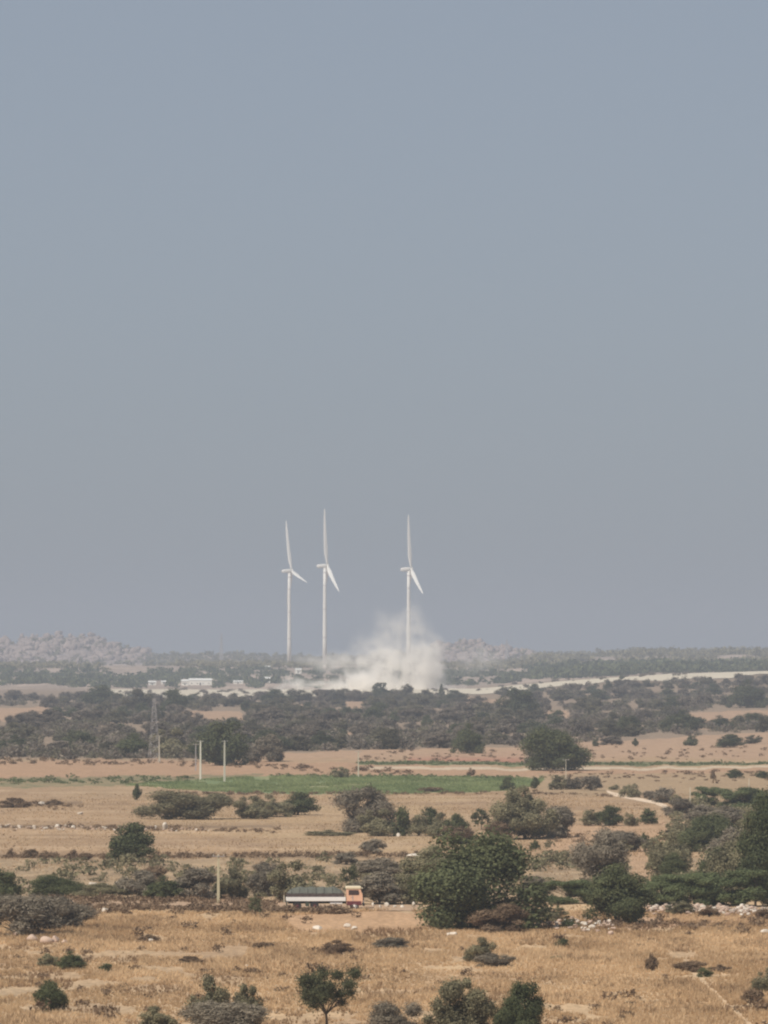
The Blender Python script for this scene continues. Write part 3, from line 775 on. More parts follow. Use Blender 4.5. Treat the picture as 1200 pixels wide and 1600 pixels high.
# ------------------------------------------------------------------ merged vegetation nobody could count
def stuff_plants(name, label, specs, matkey, nl, size, rg, elong=1.3, kind='olive'):
    """specs: x, Y, z, width, height rows -> one mesh of many small leafy clumps"""
    base = [crown_points(kind, np.random.default_rng(500 + q), nl) for q in range(6)]
    for q in range(6):
        P = base[q][0]; P[:, 0] /= np.percentile(np.abs(P[:, 0]), 98) * 2; P[:, 1] /= np.percentile(np.abs(P[:, 1]), 98) * 2; P[:, 2] /= np.percentile(P[:, 2], 99)
    VV = []; TT = []
    for i, (x, Y, z, W_, h_) in enumerate(specs):
        P, d, lt, L = base[i % 6]
        a = rg.uniform(0, 6.283); ca, sa = math.cos(a), math.sin(a)
        Q = np.stack([(P[:, 0] * ca - P[:, 1] * sa) * W_ + x, (P[:, 0] * sa + P[:, 1] * ca) * W_ + Y, P[:, 2] * h_ + z], 1)
        tint = np.clip(.5 + lt + rg.normal(0, .2, len(P)) + rg.uniform(-.25, .25), 0, 1)
        V, t_ = leaves(Q, d + np.array([0, 0, .25]), size * (W_ + h_) * .5, rg, tint, elong)
        VV.append(V); TT.append(t_)
    V = np.concatenate(VV); Tn = np.concatenate(TT)
    me = new_mesh(name, V, np.arange(len(V)), np.full(len(V) // 4, 4), [M[matkey]], attr={'tint': Tn})
    return tag(link(name, me), label, None, None, 'stuff')

def scatter(n, urange, yf, rg, wr, hr, avoid_clear=True, keep=None):
    out = []
    U = rg.uniform(urange[0], urange[1], n)
    for u in U:
        y = yf(u)
        if avoid_clear and in_clear(u, y): continue
        if keep is not None and not keep(u, y): continue
        p = place(u, y); W_ = rg.uniform(*wr); out.append((p.x, p.y, p.z, W_, W_ * rg.uniform(*hr)))
    return out

rg = np.random.default_rng(42)
lo = lambda u: np.interp(u, [0, 560, 740, 880, 1040, 1200], [1090, 1090, 1088, 1073, 1064, 1059])
hi = lambda u: np.interp(u, [0, 390, 400, 900, 905, 1200], [1187, 1187, 1180, 1172, 1162, 1142])
dens = lambda u, y: fbm(np.array(u / 45.), np.array(y / 9.), 91, 2) > .42
sp1 = scatter(2600, (-30, 1230), lambda u: rg.uniform(lo(u), hi(u)), rg, (2.5, 5.5), (.45, .75), keep=dens)
sp2 = scatter(2900, (-30, 1230), lambda u: rg.uniform(lo(u), hi(u)), rg, (2.5, 5.5), (.45, .75), keep=dens)
stuff_plants('undergrowth', 'olive undergrowth filling the scrub belt between the trees', sp1, 'olive_scrub', 130, .13, rg)
for q in range(170):
    D = rg.uniform(4640, 5500); u = rg.uniform(170, 1230); W_ = rg.uniform(1.5, 6); x = (u - CX) / F * D
    if fbm(np.array(u / 30.), np.array(D / 200.), 93, 2) > .45: sp2.append((x, D, float(H(x, D)), W_, W_ * rg.uniform(.3, .6)))
stuff_plants('thorn_undergrowth', 'grey leafless thorn undergrowth filling the scrub belt between the trees', sp2, 'thorn_scrub', 150, .16, rg, 3.0, 'thorn')

# low scrub on bunds, field edges and rough ground of the middle distance
def along(pts, n, jit, rg, wr, hr):
    out = []
    xs = [p[0] for p in pts]; ys = [p[1] for p in pts]
    for u in rg.uniform(xs[0], xs[-1], n):
        y = np.interp(u, xs, ys) + rg.normal(0, jit)
        p = place(u, y); W_ = rg.uniform(*wr); out.append((p.x, p.y, p.z, W_, W_ * rg.uniform(*hr)))
    return out
sc1 = along([(-20, 1340), (160, 1341), (400, 1338), (660, 1338)], 240, 1.2, rg, (.4, 1.3), (.4, .8))
sc1 += along([(-20, 1293), (120, 1294), (320, 1298), (440, 1300)], 110, 1.6, rg, (.5, 1.5), (.3, .6))
sc1 += along([(-20, 1258), (130, 1260)], 30, 2.5, rg, (.6, 2.), (.3, .5))
sc1 += along([(260, 1241), (850, 1240), (960, 1244)], 150, 1.0, rg, (.5, 1.6), (.3, .5))
sc1 += along([(860, 1308), (960, 1312), (1030, 1318)], 50, 5, rg, (.6, 1.8), (.4, .6))
sc1 += along([(-20, 1190), (390, 1196), (520, 1204), (640, 1206)], 130, 2.2, rg, (.8, 2.6), (.3, .5))
sc1 += along([(900, 1180), (1220, 1176)], 80, 7, rg, (.6, 1.8), (.4, .6))
sc1 += along([(560, 1184), (860, 1180)], 60, 5, rg, (.8, 2.), (.3, .5))
sc1 += along([(850, 1214), (1220, 1212)], 80, 5, rg, (.6, 2.2), (.25, .5))
sc1 += along([(-20, 1424), (440, 1428)], 90, 3.5, rg, (.4, 1.5), (.4, .7))
sc1 += along([(430, 1425), (545, 1427)], 60, 1.2, rg, (.6, 1.7), (.35, .6)) + along([(-20, 1406), (440, 1411)], 190, 2.6, rg, (.4, 1.5), (.3, .6)) + along([(-20, 1418), (440, 1423)], 160, 2.0, rg, (.5, 1.7), (.35, .6))
sc1 += along([(830, 1448), (1220, 1446)], 90, 4, rg, (.4, 1.4), (.3, .7))
for k in range(230):
    u = rg.uniform(-20, 1220); y = rg.uniform(1432, 1640)
    if fbm(np.array(u / 90.), np.array(y / 22.), 98, 2) < (.42 if u < 420 else .52): continue
    p = place(u, y); W_ = rg.uniform(.4, 1.7); sc1.append((p.x, p.y, p.z, W_, W_ * rg.uniform(.3, .7)))
stuff_plants('low_scrub', 'low brown scrub along field edges, bunds and the road', sc1, 'brown', 60, .2, rg, 2.6, 'brown')
sc2 = []
for k in range(330):
    u = rg.uniform(-20, 860); y = rg.uniform(1346, 1402)
    if fbm(np.array(u / 50.), np.array(y / 14.), 95, 2) < .44: continue
    p = place(u, y); W_ = rg.uniform(.8, 2.8); sc2.append((p.x, p.y, p.z, W_, W_ * rg.uniform(.35, .7)))
for k in range(260):
    u = rg.uniform(840, 1220); y = rg.uniform(1318, 1412)
    if in_poly(np.array([u]), np.array([y]), [(975, 1335), (1035, 1345), (1020, 1375), (975, 1385)])[0]: continue
    if in_poly(np.array([u]), np.array([y]), [(1065, 1330), (1105, 1330), (1105, 1362), (1065, 1362)])[0]: continue
    if fbm(np.array(u / 40.), np.array(y / 14.), 96, 2) < .42: continue
    p = place(u, y); W_ = rg.uniform(.9, 3.); sc2.append((p.x, p.y, p.z, W_, W_ * rg.uniform(.4, .8)))
for k in range(160):
    u = rg.uniform(1040, 1230); y = rg.uniform(1262, 1320)
    p = place(u, y); W_ = rg.uniform(1., 3.4); sc2.append((p.x, p.y, p.z, W_, W_ * rg.uniform(.4, .7)))
stuff_plants('rough_scrub', 'grey green rough scrub on the fallow ground above the road', sc2, 'olive', 100, .16, rg, 2.2, 'thorn')
sc3 = along([(-20, 1222), (120, 1222), (300, 1215)], 120, 3, rg, (.8, 2.4), (.25, .45)) + along([(560, 1193), (830, 1195), (900, 1195), (1220, 1194)], 260, .8, rg, (.8, 2.2), (.3, .5)) + along([(420, 1212), (850, 1216)], 110, 1.0, rg, (.6, 2.), (.3, .5))
stuff_plants('green_verge', 'dull green weeds along the far side of the crop and the ditch', sc3, 'flat', 50, .2, rg, 1.5)

# far wood beyond the sand
def far_wood(n, D0, D1, keep, seed, name, label, matkey):
    r = np.random.default_rng(seed); out = []
    while len(out) < n:
        D = r.uniform(D0, D1); u = r.uniform(-60, 1260); x = (u - CX) / F * D
        kk = keep + .02 + (.05 if u > 700 else 0) + (.14 if (u < 290 and D > 6900) else 0)
        if fbm(np.array(x / 45.), np.array(D / 130.), 97, 3) < kk: continue
        if any(abs(u - b[0]) < b[1] and D < 6020 for b in ((238, 9), (256, 7), (306, 28), (375, 16), (418, 6))): continue
        if any(abs(u - b) < 4 and D < 7500 for b in (452, 508)): continue
        W_ = r.uniform(6, 15) * (1.15 if u > 820 else .8); out.append((x, D, float(H(x, D)) - .3, W_, W_ * r.uniform(.35, .65)))
    stuff_plants(name, label, out, matkey, 46, .26, r)
far_wood(1800, 5750, 7000, .43, 1, 'distant_woodland', 'hazy green wood on the plain beyond the pale sand', 'dense')
far_wood(2300, 7000, 9300, .44, 2, 'remote_woodland', 'pale bluish wood on the rising ground below the hills', 'olive')

# green crop on the irrigated field
def blades(name, label, matkey, pts, hgt, wid, nb, rg):
    """pts: n x 3 tuft positions -> many tapered blades"""
    n = len(pts); P = np.repeat(pts, nb, 0); m = len(P)
    a = rg.uniform(0, 6.283, m); lean = rg.uniform(.05, .6, m); hh = np.repeat(hgt, nb) * rg.uniform(.55, 1.15, m)
    off = np.stack([np.cos(a), np.sin(a), a * 0], 1)
    P = P + off * (np.repeat(hgt, nb) * .28 * rg.uniform(0, 1, m))[:, None]
    tip = P + off * (lean * hh)[:, None]; tip[:, 2] += hh
    b = a + 1.57 + rg.normal(0, .6, m); wv = np.stack([np.cos(b), np.sin(b), b * 0], 1) * (wid * rg.uniform(.6, 1.3, m))[:, None]
    V = np.stack([P - wv, P + wv, tip], 1).reshape(-1, 3)
    big = (fbm(pts[:, 0] / 7, pts[:, 1] / 22, 66, 3) - .5) * 1.5
    T_ = np.repeat(np.clip(np.repeat(rg.uniform(.2, .8, n) + big, nb) + rg.normal(0, .12, m), 0, 1), 3)
    me = new_mesh(name, V, np.arange(len(V)), np.full(m, 3), [M[matkey]], attr={'tint': T_})
    return tag(link(name, me), label, None, None, 'stuff')

def field_pts(n, poly, rg):
    xs = [p[0] for p in poly]; ys = [p[1] for p in poly]
    u = rg.uniform(min(xs), max(xs), n * 2); y = rg.uniform(min(ys), max(ys), n * 2)
    k = in_poly(u, y, poly); u = u[k][:n]; y = y[k][:n]
    D = F * CAMZ / (y - HY); x = (u - CX) / F * D
    return np.stack([x, D, H(x, D)], 1)
gp = field_pts(19000, GREEN, rg); gp = gp[fbm(gp[:, 0] / 5, gp[:, 1] / 18, 88, 3) > .36]
blades('green_crop', 'bright green young crop on the long irrigated field', 'crop', gp, rg.uniform(.3, .55, len(gp)), .09, 5, rg)

# dry grass of the near fields
def grass(n, y0, y1, seed, thr, hr, sd, u0=-60, u1=1260, pw=1.0):
    r = np.random.default_rng(seed)
    D0 = F * CAMZ / (y1 - HY); D1 = F * CAMZ / (y0 - HY)
    D = np.sqrt(r.uniform(D0 ** 2, D1 ** 2, n)); x = (r.uniform(u0, u1, n) - CX) / F * D
    u = CX + F * x / D; y = HY + F * CAMZ / D
    f = fbm(x / 5.0, D / 14.0, sd, 3); k = f > thr
    k &= ~in_poly(u, y, [(430, 1430), (640, 1424), (680, 1445), (640, 1452), (470, 1455)])
    k &= ~in_poly(u, y, [(-80, 1404), (660, 1412), (660, 1425), (-80, 1418)])
    k &= seg_dist(u, y, [(1070, 1500), (1110, 1545), (1180, 1610), (1230, 1660)], 1.6) > 5 * fbm(x / 2, D / 8, 69, 2) + 1
    k &= (f > thr + .05) | (u > 430) | (y < 1470)
    x, D, f = x[k], D[k], f[k]
    return np.stack([x, D, H(x, D) - .02], 1), r.uniform(hr[0], hr[1], len(x)) * (.35 + 1.5 * fbm(x / 11, D / 40, 67, 2)), r
p_, h_, r_ = grass(112000, 1424, 1690, 3, .33, (.14, .42), 51)
blades('golden_grass', 'golden dry grass covering the near fields', 'straw', p_, h_, .05, 6, r_)
p_, h_, r_ = grass(38000, 1424, 1690, 4, .52, (.15, .5), 53)
blades('brown_weeds', 'brown dry weeds scattered through the golden grass', 'weed', p_, h_, .05, 6, r_)
p_, h_, r_ = grass(26000, 1240, 1424, 5, .5, (.1, .28), 55)
blades('stubble', 'short dry stubble and weeds on the tan middle fields', 'weed', p_, h_, .05, 4, r_)
p_, h_, r_ = grass(45000, 1240, 1424, 6, .42, (.1, .25), 56)
blades('pale_stubble', 'short pale straw stubble on the tan middle fields', 'straw', p_, h_, .05, 4, r_)

# ------------------------------------------------------------------ hills with boulders
def hills():
    prof = [(-700, 1018), (-300, 1010), (-100, 1014), (0, 1009), (60, 1001), (130, 999), (165, 1006), (200, 1014), (225, 1020), (250, 1028), (285, 1023), (340, 1025), (420, 1027),
            (560, 1027), (640, 1022), (690, 1011), (725, 1007), (765, 1012), (800, 1018), (850, 1025), (900, 1024), (1000, 1018), (1100, 1019), (1200, 1017), (1600, 1018), (2000, 1024)]
    us = np.arange(-700, 2000, 3.0); ts = np.linspace(-1, 1, 40); Dc = 10400.0
    U, Tt = np.meshgrid(us, ts)
    D = Dc + Tt * 700; X = (U - CX) / F * Dc
    top = CAMZ + (HY - np.interp(U, [p[0] for p in prof], [p[1] for p in prof])) * Dc / F
    g = H(X, D)
    sh = np.clip(1 - np.abs(Tt) ** 1.6, 0, 1)
    Z = g - 2 + np.maximum(0, top - g + 2) * sh
    amp = np.maximum(0, top - g) * .55 * sh
    Z = Z + amp * (fbm(X / 15, D / 60, 61, 4) - .5) * 1.9
    V = np.stack([X, D, Z], -1).reshape(-1, 3); nv, nu = U.shape; i = np.arange(nv * nu).reshape(nv, nu)
    fc = np.stack([i[:-1, :-1], i[:-1, 1:], i[1:, 1:], i[1:, :-1]], -1).reshape(-1, 4)
    # boulders heaped over the two rocky hills belong to the hill's own surface
    r = np.random.default_rng(9); VV = [V]; FF = [fc.ravel()]; SS = [np.full(len(fc), 4)]; base = len(V)
    phi = (1 + 5 ** .5) / 2
    ico = np.array([(-1, phi, 0), (1, phi, 0), (-1, -phi, 0), (1, -phi, 0), (0, -1, phi), (0, 1, phi), (0, -1, -phi), (0, 1, -phi), (phi, 0, -1), (phi, 0, 1), (-phi, 0, -1), (-phi, 0, 1)]) / 1.9
    icf = np.array([(0, 11, 5), (0, 5, 1), (0, 1, 7), (0, 7, 10), (0, 10, 11), (1, 5, 9), (5, 11, 4), (11, 10, 2), (10, 7, 6), (7, 1, 8), (3, 9, 4), (3, 4, 2), (3, 2, 6), (3, 6, 8), (3, 8, 9), (4, 9, 5), (2, 4, 11), (6, 2, 10), (8, 6, 7), (9, 8, 1)])
    cnt = 0
    while cnt < 2300:
        a = r.choice([0, 0, 0, 1]); u = r.uniform(-200, 245) if a == 0 else r.uniform(680, 840)
        t = r.uniform(-.9, .1); j = int((u + 700) / 3); k = int((t + 1) / 2 * 39)
        if Z[k, j] - g[k, j] < 2: 
            if r.random() < .7: continue
        s = 1.2 + 5.5 * r.random() ** 2.2 * np.array([r.uniform(.6, 1.9), 1, r.uniform(.5, 1.7)])
        P = ico * s * r.uniform(.6, 1.35, (12, 1)) + np.array([X[k, j] + r.uniform(-1.5, 1.5), D[k, j], Z[k, j] + s[2] * .2])
        VV.append(P); FF.append((icf + base).ravel()); SS.append(np.full(20, 3)); base += 12; cnt += 1
    m = mat('granite_hill_rock', (.35, .28, .25), .95, .45, .035, bump=.6)
    me = new_mesh('hills', np.concatenate(VV), np.concatenate(FF), np.concatenate(SS), [m])
    tag(link('hills', me), kind='structure')
    # thin scrub growing over the hills
    out = []
    for q in range(1900):
        u = r.uniform(-80, 1260); t = r.uniform(-.95, .0); j = int((u + 700) / 3); k = int((t + 1) / 2 * 39)
        rocky = u < 240 or 680 < u < 830
        if rocky and r.random() < .55: continue
        W_ = r.uniform(5, 13); out.append((X[k, j], D[k, j], Z[k, j] - .5, W_, W_ * r.uniform(.4, .7)))
    stuff_plants('hill_scrub', 'thin bluish scrub over the far rocky hills', out, 'olive', 40, .27, r)
hills()

# ------------------------------------------------------------------ wind turbines
def turbine(u, y, D, hub_h, L, th0, psi, tilt, cone, label, name='wind_turbine'):
    x = (u - CX) / F * D; z = float(H(x, D)); k = ppm(D)
    t = thing(name, label, 'wind turbine', (x, D, z), 0, 'wind turbines on the plain')
    r0, r1 = 2.75, 1.75
    mb = MB(); zs = [0, hub_h * .25, hub_h * .5, hub_h * .75, hub_h - 2.2]
    mb.loft([[(math.cos(a) * (r0 + (r1 - r0) * zz / hub_h), math.sin(a) * (r0 + (r1 - r0) * zz / hub_h), zz) for a in [6.2832 * q / 28 for q in range(28)]] for zz in zs])
    tw = mb.build('tower', M['white_paint'], t, True)
    for fr in (.28, .56, .8, .93):
        zz = hub_h * fr; rr = r0 + (r1 - r0) * fr + .12; f = MB()
        f.loft([[(math.cos(a) * rr, math.sin(a) * rr, zq) for a in [6.2832 * q / 28 for q in range(28)]] for zq in (zz, zz + .7)])
        f.build('flange', M['band'], tw, True)
    f = MB(); f.loft([[(math.cos(a) * 5.4, math.sin(a) * 5.4, zq) for a in [6.2832 * q / 20 for q in range(20)]] for zq in (-1.5, .5)]); f.build('foundation', M['concrete'], t)
    d = MB(); d.box(-.6, .6, -r0 - .12, -r0 + .5, .9, 3.2, 0, .05); d.build('door', M['band'], tw)
    ax = Vector((math.cos(psi) * math.cos(tilt), -math.sin(psi) * math.cos(tilt), math.sin(tilt)))
    e2 = Vector((math.sin(psi), math.cos(psi), 0)); e1 = e2.cross(ax) * -1
    if e1.z < 0: e1 = -e1
    hubc = Vector((0, 0, hub_h)) + ax * 3.4
    # nacelle
    def ring(c, ry, rz, n=20, e=.55):
        out = []
        for q in range(n):
            a = 6.2832 * q / n; ca, sa = math.cos(a), math.sin(a)
            out.append(tuple(c + e2 * (ry * abs(ca) ** e * (1 if ca > 0 else -1)) + e1 * (rz * abs(sa) ** e * (1 if sa > 0 else -1))))
        return out
    n_ = MB(); C0 = Vector((0, 0, hub_h))
    n_.loft([ring(C0 + ax * a, ry, rz) for a, ry, rz in ((-9.6, .9, 1.0), (-9.2, 1.6, 1.7), (-7, 2.0, 2.1), (-2, 2.1, 2.25), (1.2, 2.0, 2.1), (2.2, 1.5, 1.6))])
    na = n_.build('nacelle', M['white_paint'], t, True)
    c_ = MB(); p = C0 - ax * 7.5 + e1 * 2.1; c_.tube([p, p + e1 * 1.8], .12, 6); c_.build('wind_sensor', M['band'], na)
    h = MB(); h.loft([[tuple(hubc + ax * a + (e1 * math.cos(b) + e2 * math.sin(b)) * rr) for b in [6.2832 * q / 20 for q in range(20)]] for a, rr in ((-1.3, 1.5), (-.6, 1.8), (.8, 1.7), (1.8, 1.1), (2.3, .35))])
    h.build('hub', M['white_paint'], t, True)
    for q in range(3):
        th = th0 + q * 2.0944
        dr = (e1 * math.cos(th) + e2 * math.sin(th)); tang = (e2 * math.cos(th) - e1 * math.sin(th))
        b = MB(); rings = []
        for s in np.linspace(0, 1, 22):
            ch = 2.2 if s < .03 else np.interp(s, [.03, .2, .5, .8, .97, 1], [2.4, 5.2, 4.0, 2.6, 1.3, .3])
            tk = np.interp(s, [0, .03, .2, .5, 1], [2.2, 2.2, 1.1, .6, .1])
            bend = cone * L * s + L * .035 * s * s
            cc = hubc + dr * (1.0 + L * s) + ax * bend
            tw_ = .30 * (1 - s)
            cax = (ax * math.cos(tw_) + tang * math.sin(tw_)); nax = (tang * math.cos(tw_) - ax * math.sin(tw_))
            rings.append([tuple(cc + cax * (math.cos(a) * ch * .5 - ch * .12 * (s > .03)) + nax * (math.sin(a) * tk * .5 * (1 if s < .03 else (1 - .45 * math.cos(a))))) for a in [6.2832 * w_ / 14 for w_ in range(14)]])
        b.loft(rings); b.build('blade', M['white_paint'], t, True)
    return t
R = math.radians
turbine(452, 1040, 7900, 117, 64, R(16), R(-15), R(4.7), .0, 'leftmost wind turbine, its lower visible blade pointing almost level to the right')
turbine(507.5, 1039, 7500, 117, 66, R(2), R(-9), R(4.7), .0, 'middle wind turbine left of the dust cloud, blades up and steeply down right')
turbine(638.5, 1040, 7500, 114, 63, R(2), R(-9), R(4.7), .0, 'rightmost wind turbine with its tower foot hidden in the dust cloud')

# ------------------------------------------------------------------ poles and pylons
def pole(u, y, h_px, label, mkey='concrete', arms=1, wide=.20, name='power_pole'):
    p = place(u, y); k = ppm(p.y); h = h_px / k
    t = thing(name, label, 'utility pole', p, random.uniform(-.4, .4), 'poles standing in the fields')
    b = MB(); b.loft([[(sx * wide * .5 * f, sy * wide * .42 * f, z) for sx, sy in ((-1, -1), (1, -1), (1, 1), (-1, 1))] for z, f in ((-.3, 1.25), (h, .8))]); b.build('post', M[mkey], t)
    for q in range(arms):
        a = MB(); zz = h - .25 - q * .7; a.box(-.75, .75, -.17, -.105, zz, zz + .08); ca = a.build('crossarm', M['steel'], t)
        for sx in (-.65, 0, .65):
            i = MB(); i.loft([[(sx + math.cos(v) * r, -.137 + math.sin(v) * r, z) for v in [6.2832 * w_ / 8 for w_ in range(8)]] for z, r in ((zz + .08, .03), (zz + .12, .07), (zz + .2, .045), (zz + .26, .06), (zz + .28, .02))]); i.build('insulator', M['pale_rock'], ca)
    return t
M['pole_white'] = mat('faded_white_concrete', (.60, .56, .47), .85, .1, 2)
M['yellow_concrete'] = mat('yellowish_concrete', (.54, .49, .33), .85, .12, 3)
pole(341.5, 1412, 77, 'yellowish concrete pole standing beside the dirt road', 'yellow_concrete', 1, .25)
pole(313.5, 1218, 61, 'left one of the two white poles at the edge of the green field', 'pole_white', 1, .38)
pole(351, 1221, 64, 'right one of the two white poles at the edge of the green field', 'pole_white', 1, .34)
pole(306, 1204, 42, 'thin dull pole just left of the two white poles', 'steel', 1, .22)
pole(249, 1191, 42, 'concrete pole beside the right foot of the lattice pylon', 'concrete', 1, .34)
pole(560, 1215, 42, 'thin pale pole on the far edge of the green field', 'concrete', 1, .26)
pole(444, 1409, 40, 'thin pale pole behind the tail of the lorry', 'concrete', 0, .12)
pole(1078, 1270, 40, 'thin pale pole between the two wide green bushes at the upper right', 'concrete', 0, .16)
pole(1170, 1250, 34, 'thin pale pole above the widest dull green bush', 'concrete', 0, .16)
pole(884, 1226, 40, 'thin pale pole behind the grey bushes right of the green field', 'concrete', 1, .14)

def lattice(u, y, D, h, half, label, name, cat, arms, r=.09, mk='steel', loc=None, nseg=9):
    p = place(u, y) if loc is None else loc
    t = thing(name, label, cat, p, .3)
    w_ = lambda z: half * (1 - .82 * z / h)
    for sx in (-1, 1):
        for sy in (-1, 1):
            b = MB(); b.tube([(sx * w_(0), sy * w_(0), -.4), (sx * w_(h), sy * w_(h), h)], [r, r * .7], 6); b.build('leg', M[mk], t)
    b = MB(); zs = [h * (1 - (1 - i / nseg) ** 1.25) for i in range(nseg + 1)]
    for i in range(nseg):
        z0, z1 = zs[i], zs[i + 1]; a, c = w_(z0), w_(z1)
        for (x0, y0, x1, y1) in ((-1, -1, 1, -1), (1, -1, 1, 1), (1, 1, -1, 1), (-1, 1, -1, -1)):
            b.tube([(x0 * a, y0 * a, z0), (x1 * c, y1 * c, z1)], r * .55, 4); b.tube([(x1 * a, y1 * a, z0), (x0 * c, y0 * c, z1)], r * .55, 4)
            b.tube([(x0 * c, y0 * c, z1), (x1 * c, y1 * c, z1)], r * .5, 4)
    b.build('bracing', M[mk], t)
    for z, l in arms:
        a = MB()
        for s in (-1, 1):
            a.tube([(0, -.2, z), (s * l, 0, z + .25)], r * .7, 5); a.tube([(0, .2, z + 1.), (s * l, 0, z + .25)], r * .6, 5); a.tube([(s * l, 0, z + .25), (s * l, 0, z - .9)], r * .8, 5)
        a.build('crossarm', M[mk], t)
    return t
lattice(241, 1191, 0, 18, 1.5, 'faint grey lattice pylon in front of the left half of the scrub belt', 'lattice_pylon', 'pylon', ((14.2, 2.0), (16.4, 1.5)), .032)
for u, hh, D, lb in ((346, 47, 9600, 'faint tall telecom mast on the skyline left of the turbines'), (792, 34, 9600, 'faint telecom mast on the skyline right of the dust cloud')):
    x = (u - CX) / F * D
    lattice(0, 0, D, hh, 2.6, lb, 'telecom_mast', 'mast', ((hh * .82, 2.2),), .36, 'steel', Vector((x, D, float(H(x, D)))))

# ------------------------------------------------------------------ white buildings beyond the sand
def building(u, y, D, wm, hm, dm, label, nwin=3, roof='roof'):
    x = (u - CX) / F * D; z = CAMZ - (y - HY) * D / F; z = max(z, float(H(x, D)) )
    t = thing('farm_building', label, 'building', (x, D, z), random.uniform(-.12, .12), 'white buildings beyond the sand')
    b = MB(); hw = wm / 2
    b.add([(-hw, 0, -1), (hw, 0, -1), (hw, dm, -1), (-hw, dm, -1), (-hw, 0, hm * .72), (hw, 0, hm * .72), (hw, dm, hm * .72), (-hw, dm, hm * .72), (-hw, dm / 2, hm * .96), (hw, dm / 2, hm * .96)],
          [(0, 1, 5, 4), (1, 2, 6, 9, 5), (2, 3, 7, 6), (3, 0, 4, 8, 7), (3, 2, 1, 0)]); b.build('wall', M['limewash'], t)
    r = MB(); o = .35
    for s0, s1 in ((-o, dm / 2), (dm + o, dm / 2)):
        za = hm * .72 - .12; zb = hm
        r.add([(-hw - o, s0, za), (hw + o, s0, za), (hw + o, s1, zb), (-hw - o, s1, zb), (-hw - o, s0, za + .14), (hw + o, s0, za + .14), (hw + o, s1, zb + .14), (-hw - o, s1, zb + .14)],
              [(0, 1, 2, 3), (4, 7, 6, 5), (0, 4, 5, 1), (1, 5, 6, 2), (2, 6, 7, 3), (3, 7, 4, 0)])
    r.build('roof', M[roof], t)
    d = MB(); d.box(-.6, .6, -.06, .05, 0, 2.1); d.build('door', M['dark'], t)
    for q in range(nwin):
        xx = -hw + wm * (q + .5) / nwin
        if abs(xx) < 1.2: xx += 2
        w_ = MB(); w_.box(xx - .5, xx + .5, -.06, .05, 1.1, 2.0); w_.build('window', M['dark'], t)
for a in [(238, 1071, 5900, 7, 3.8, 6, 'small white building left of the long white shed, beyond the sand', 2),
          (256, 1071, 5950, 4.5, 3.2, 6, 'smaller pale building between the small white one and the long shed', 1),
          (313, 1071, 5900, 21, 6.2, 8, 'longest white shed beyond the sand at the left', 4),
          (289, 1070, 5880, 6.5, 4.8, 6, 'low white shed attached to the left end of the longest white shed', 2),
          (372, 1069, 6000, 9, 3.0, 6, 'low white building right of the longest white shed', 2),

          (418, 1065, 6100, 5.2, 4.4, 5, 'small pale building left of the foot of the leftmost turbine', 1),
          (466, 1051, 6700, 6.5, 4.5, 5, 'small white building right of the foot of the leftmost turbine', 1),
          (418, 1047, 7000, 5.5, 4.2, 5, 'small white building left of and above the others near the leftmost turbine', 1),
          ]:
    building(*a)

# ------------------------------------------------------------------ rocks
def rock_mesh(seed, mkey):
    import bmesh
    bm = bmesh.new(); bmesh.ops.create_icosphere(bm, subdivisions=3, radius=.5)
    r = random.Random(seed); cuts = [Vector((r.gauss(0, 1), r.gauss(0, 1), r.gauss(.2, .8))).normalized() for _ in range(9)]
    for v in bm.verts:
        for c in cuts:
            d = v.co.dot(c); lim = .24 + .14 * abs(c.x)
            if d > lim: v.co -= c * (d - lim)
        v.co *= 1 + .015 * math.sin(v.co.x * 19 + seed) * math.cos(v.co.y * 17)
    me = bpy.data.meshes.new('boulder'); bm.to_mesh(me); bm.free(); me.materials.append(M[mkey]); return me
ROCKP = [rock_mesh(i, 'pale_rock') for i in range(4)] + [rock_mesh(i + 9, 'rock') for i in range(4)]
def rock(u, y, w_px, h_px, label, pale=True, grp='stones lying in the fields'):
    p = place(u, y); k = ppm(p.y)
    me = ROCKP[(0 if pale else 4) + random.randrange(4)]
    o = link('boulder', me, None, (p.x, p.y, p.z + h_px / k * .33), random.uniform(0, 6), (w_px / k * 1.15, w_px / k * .9, h_px / k * 1.25))
    tag(o, label, 'boulder', grp)
M['pink_rock'] = mat('pinkish_rock', (.50, .37, .29), .9, .2, 1.2, bump=.5)
for i, (u, y, a, b, lb) in enumerate([
 (40, 1461, 22, 17, 'leftmost pinkish boulder of the rock pile under the leafless thorn tree'),
 (52, 1471, 24, 15, 'second pinkish boulder of the rock pile, low in front'),
 (62, 1462, 20, 16, 'upper pinkish boulder of the rock pile'),
 (74, 1474, 24, 15, 'middle front pinkish boulder of the rock pile'),
 (88, 1472, 20, 13, 'right pinkish boulder of the rock pile'),
 (26, 1463, 14, 12, 'small pinkish stone at the left foot of the rock pile'),
 (101, 1474, 13, 8, 'smallest pinkish stone at the right end of the rock pile')]):
    a *= .85; b *= .85; p = place(u, y); k = ppm(p.y); me = rock_mesh(30 + i, 'pink_rock')
    tag(link('boulder', me, None, (p.x, p.y, p.z + b / k * .35), i * 1.1, (a / k * 1.2, a / k, b / k * 1.3)), lb, 'boulder', 'boulders of the rock pile')
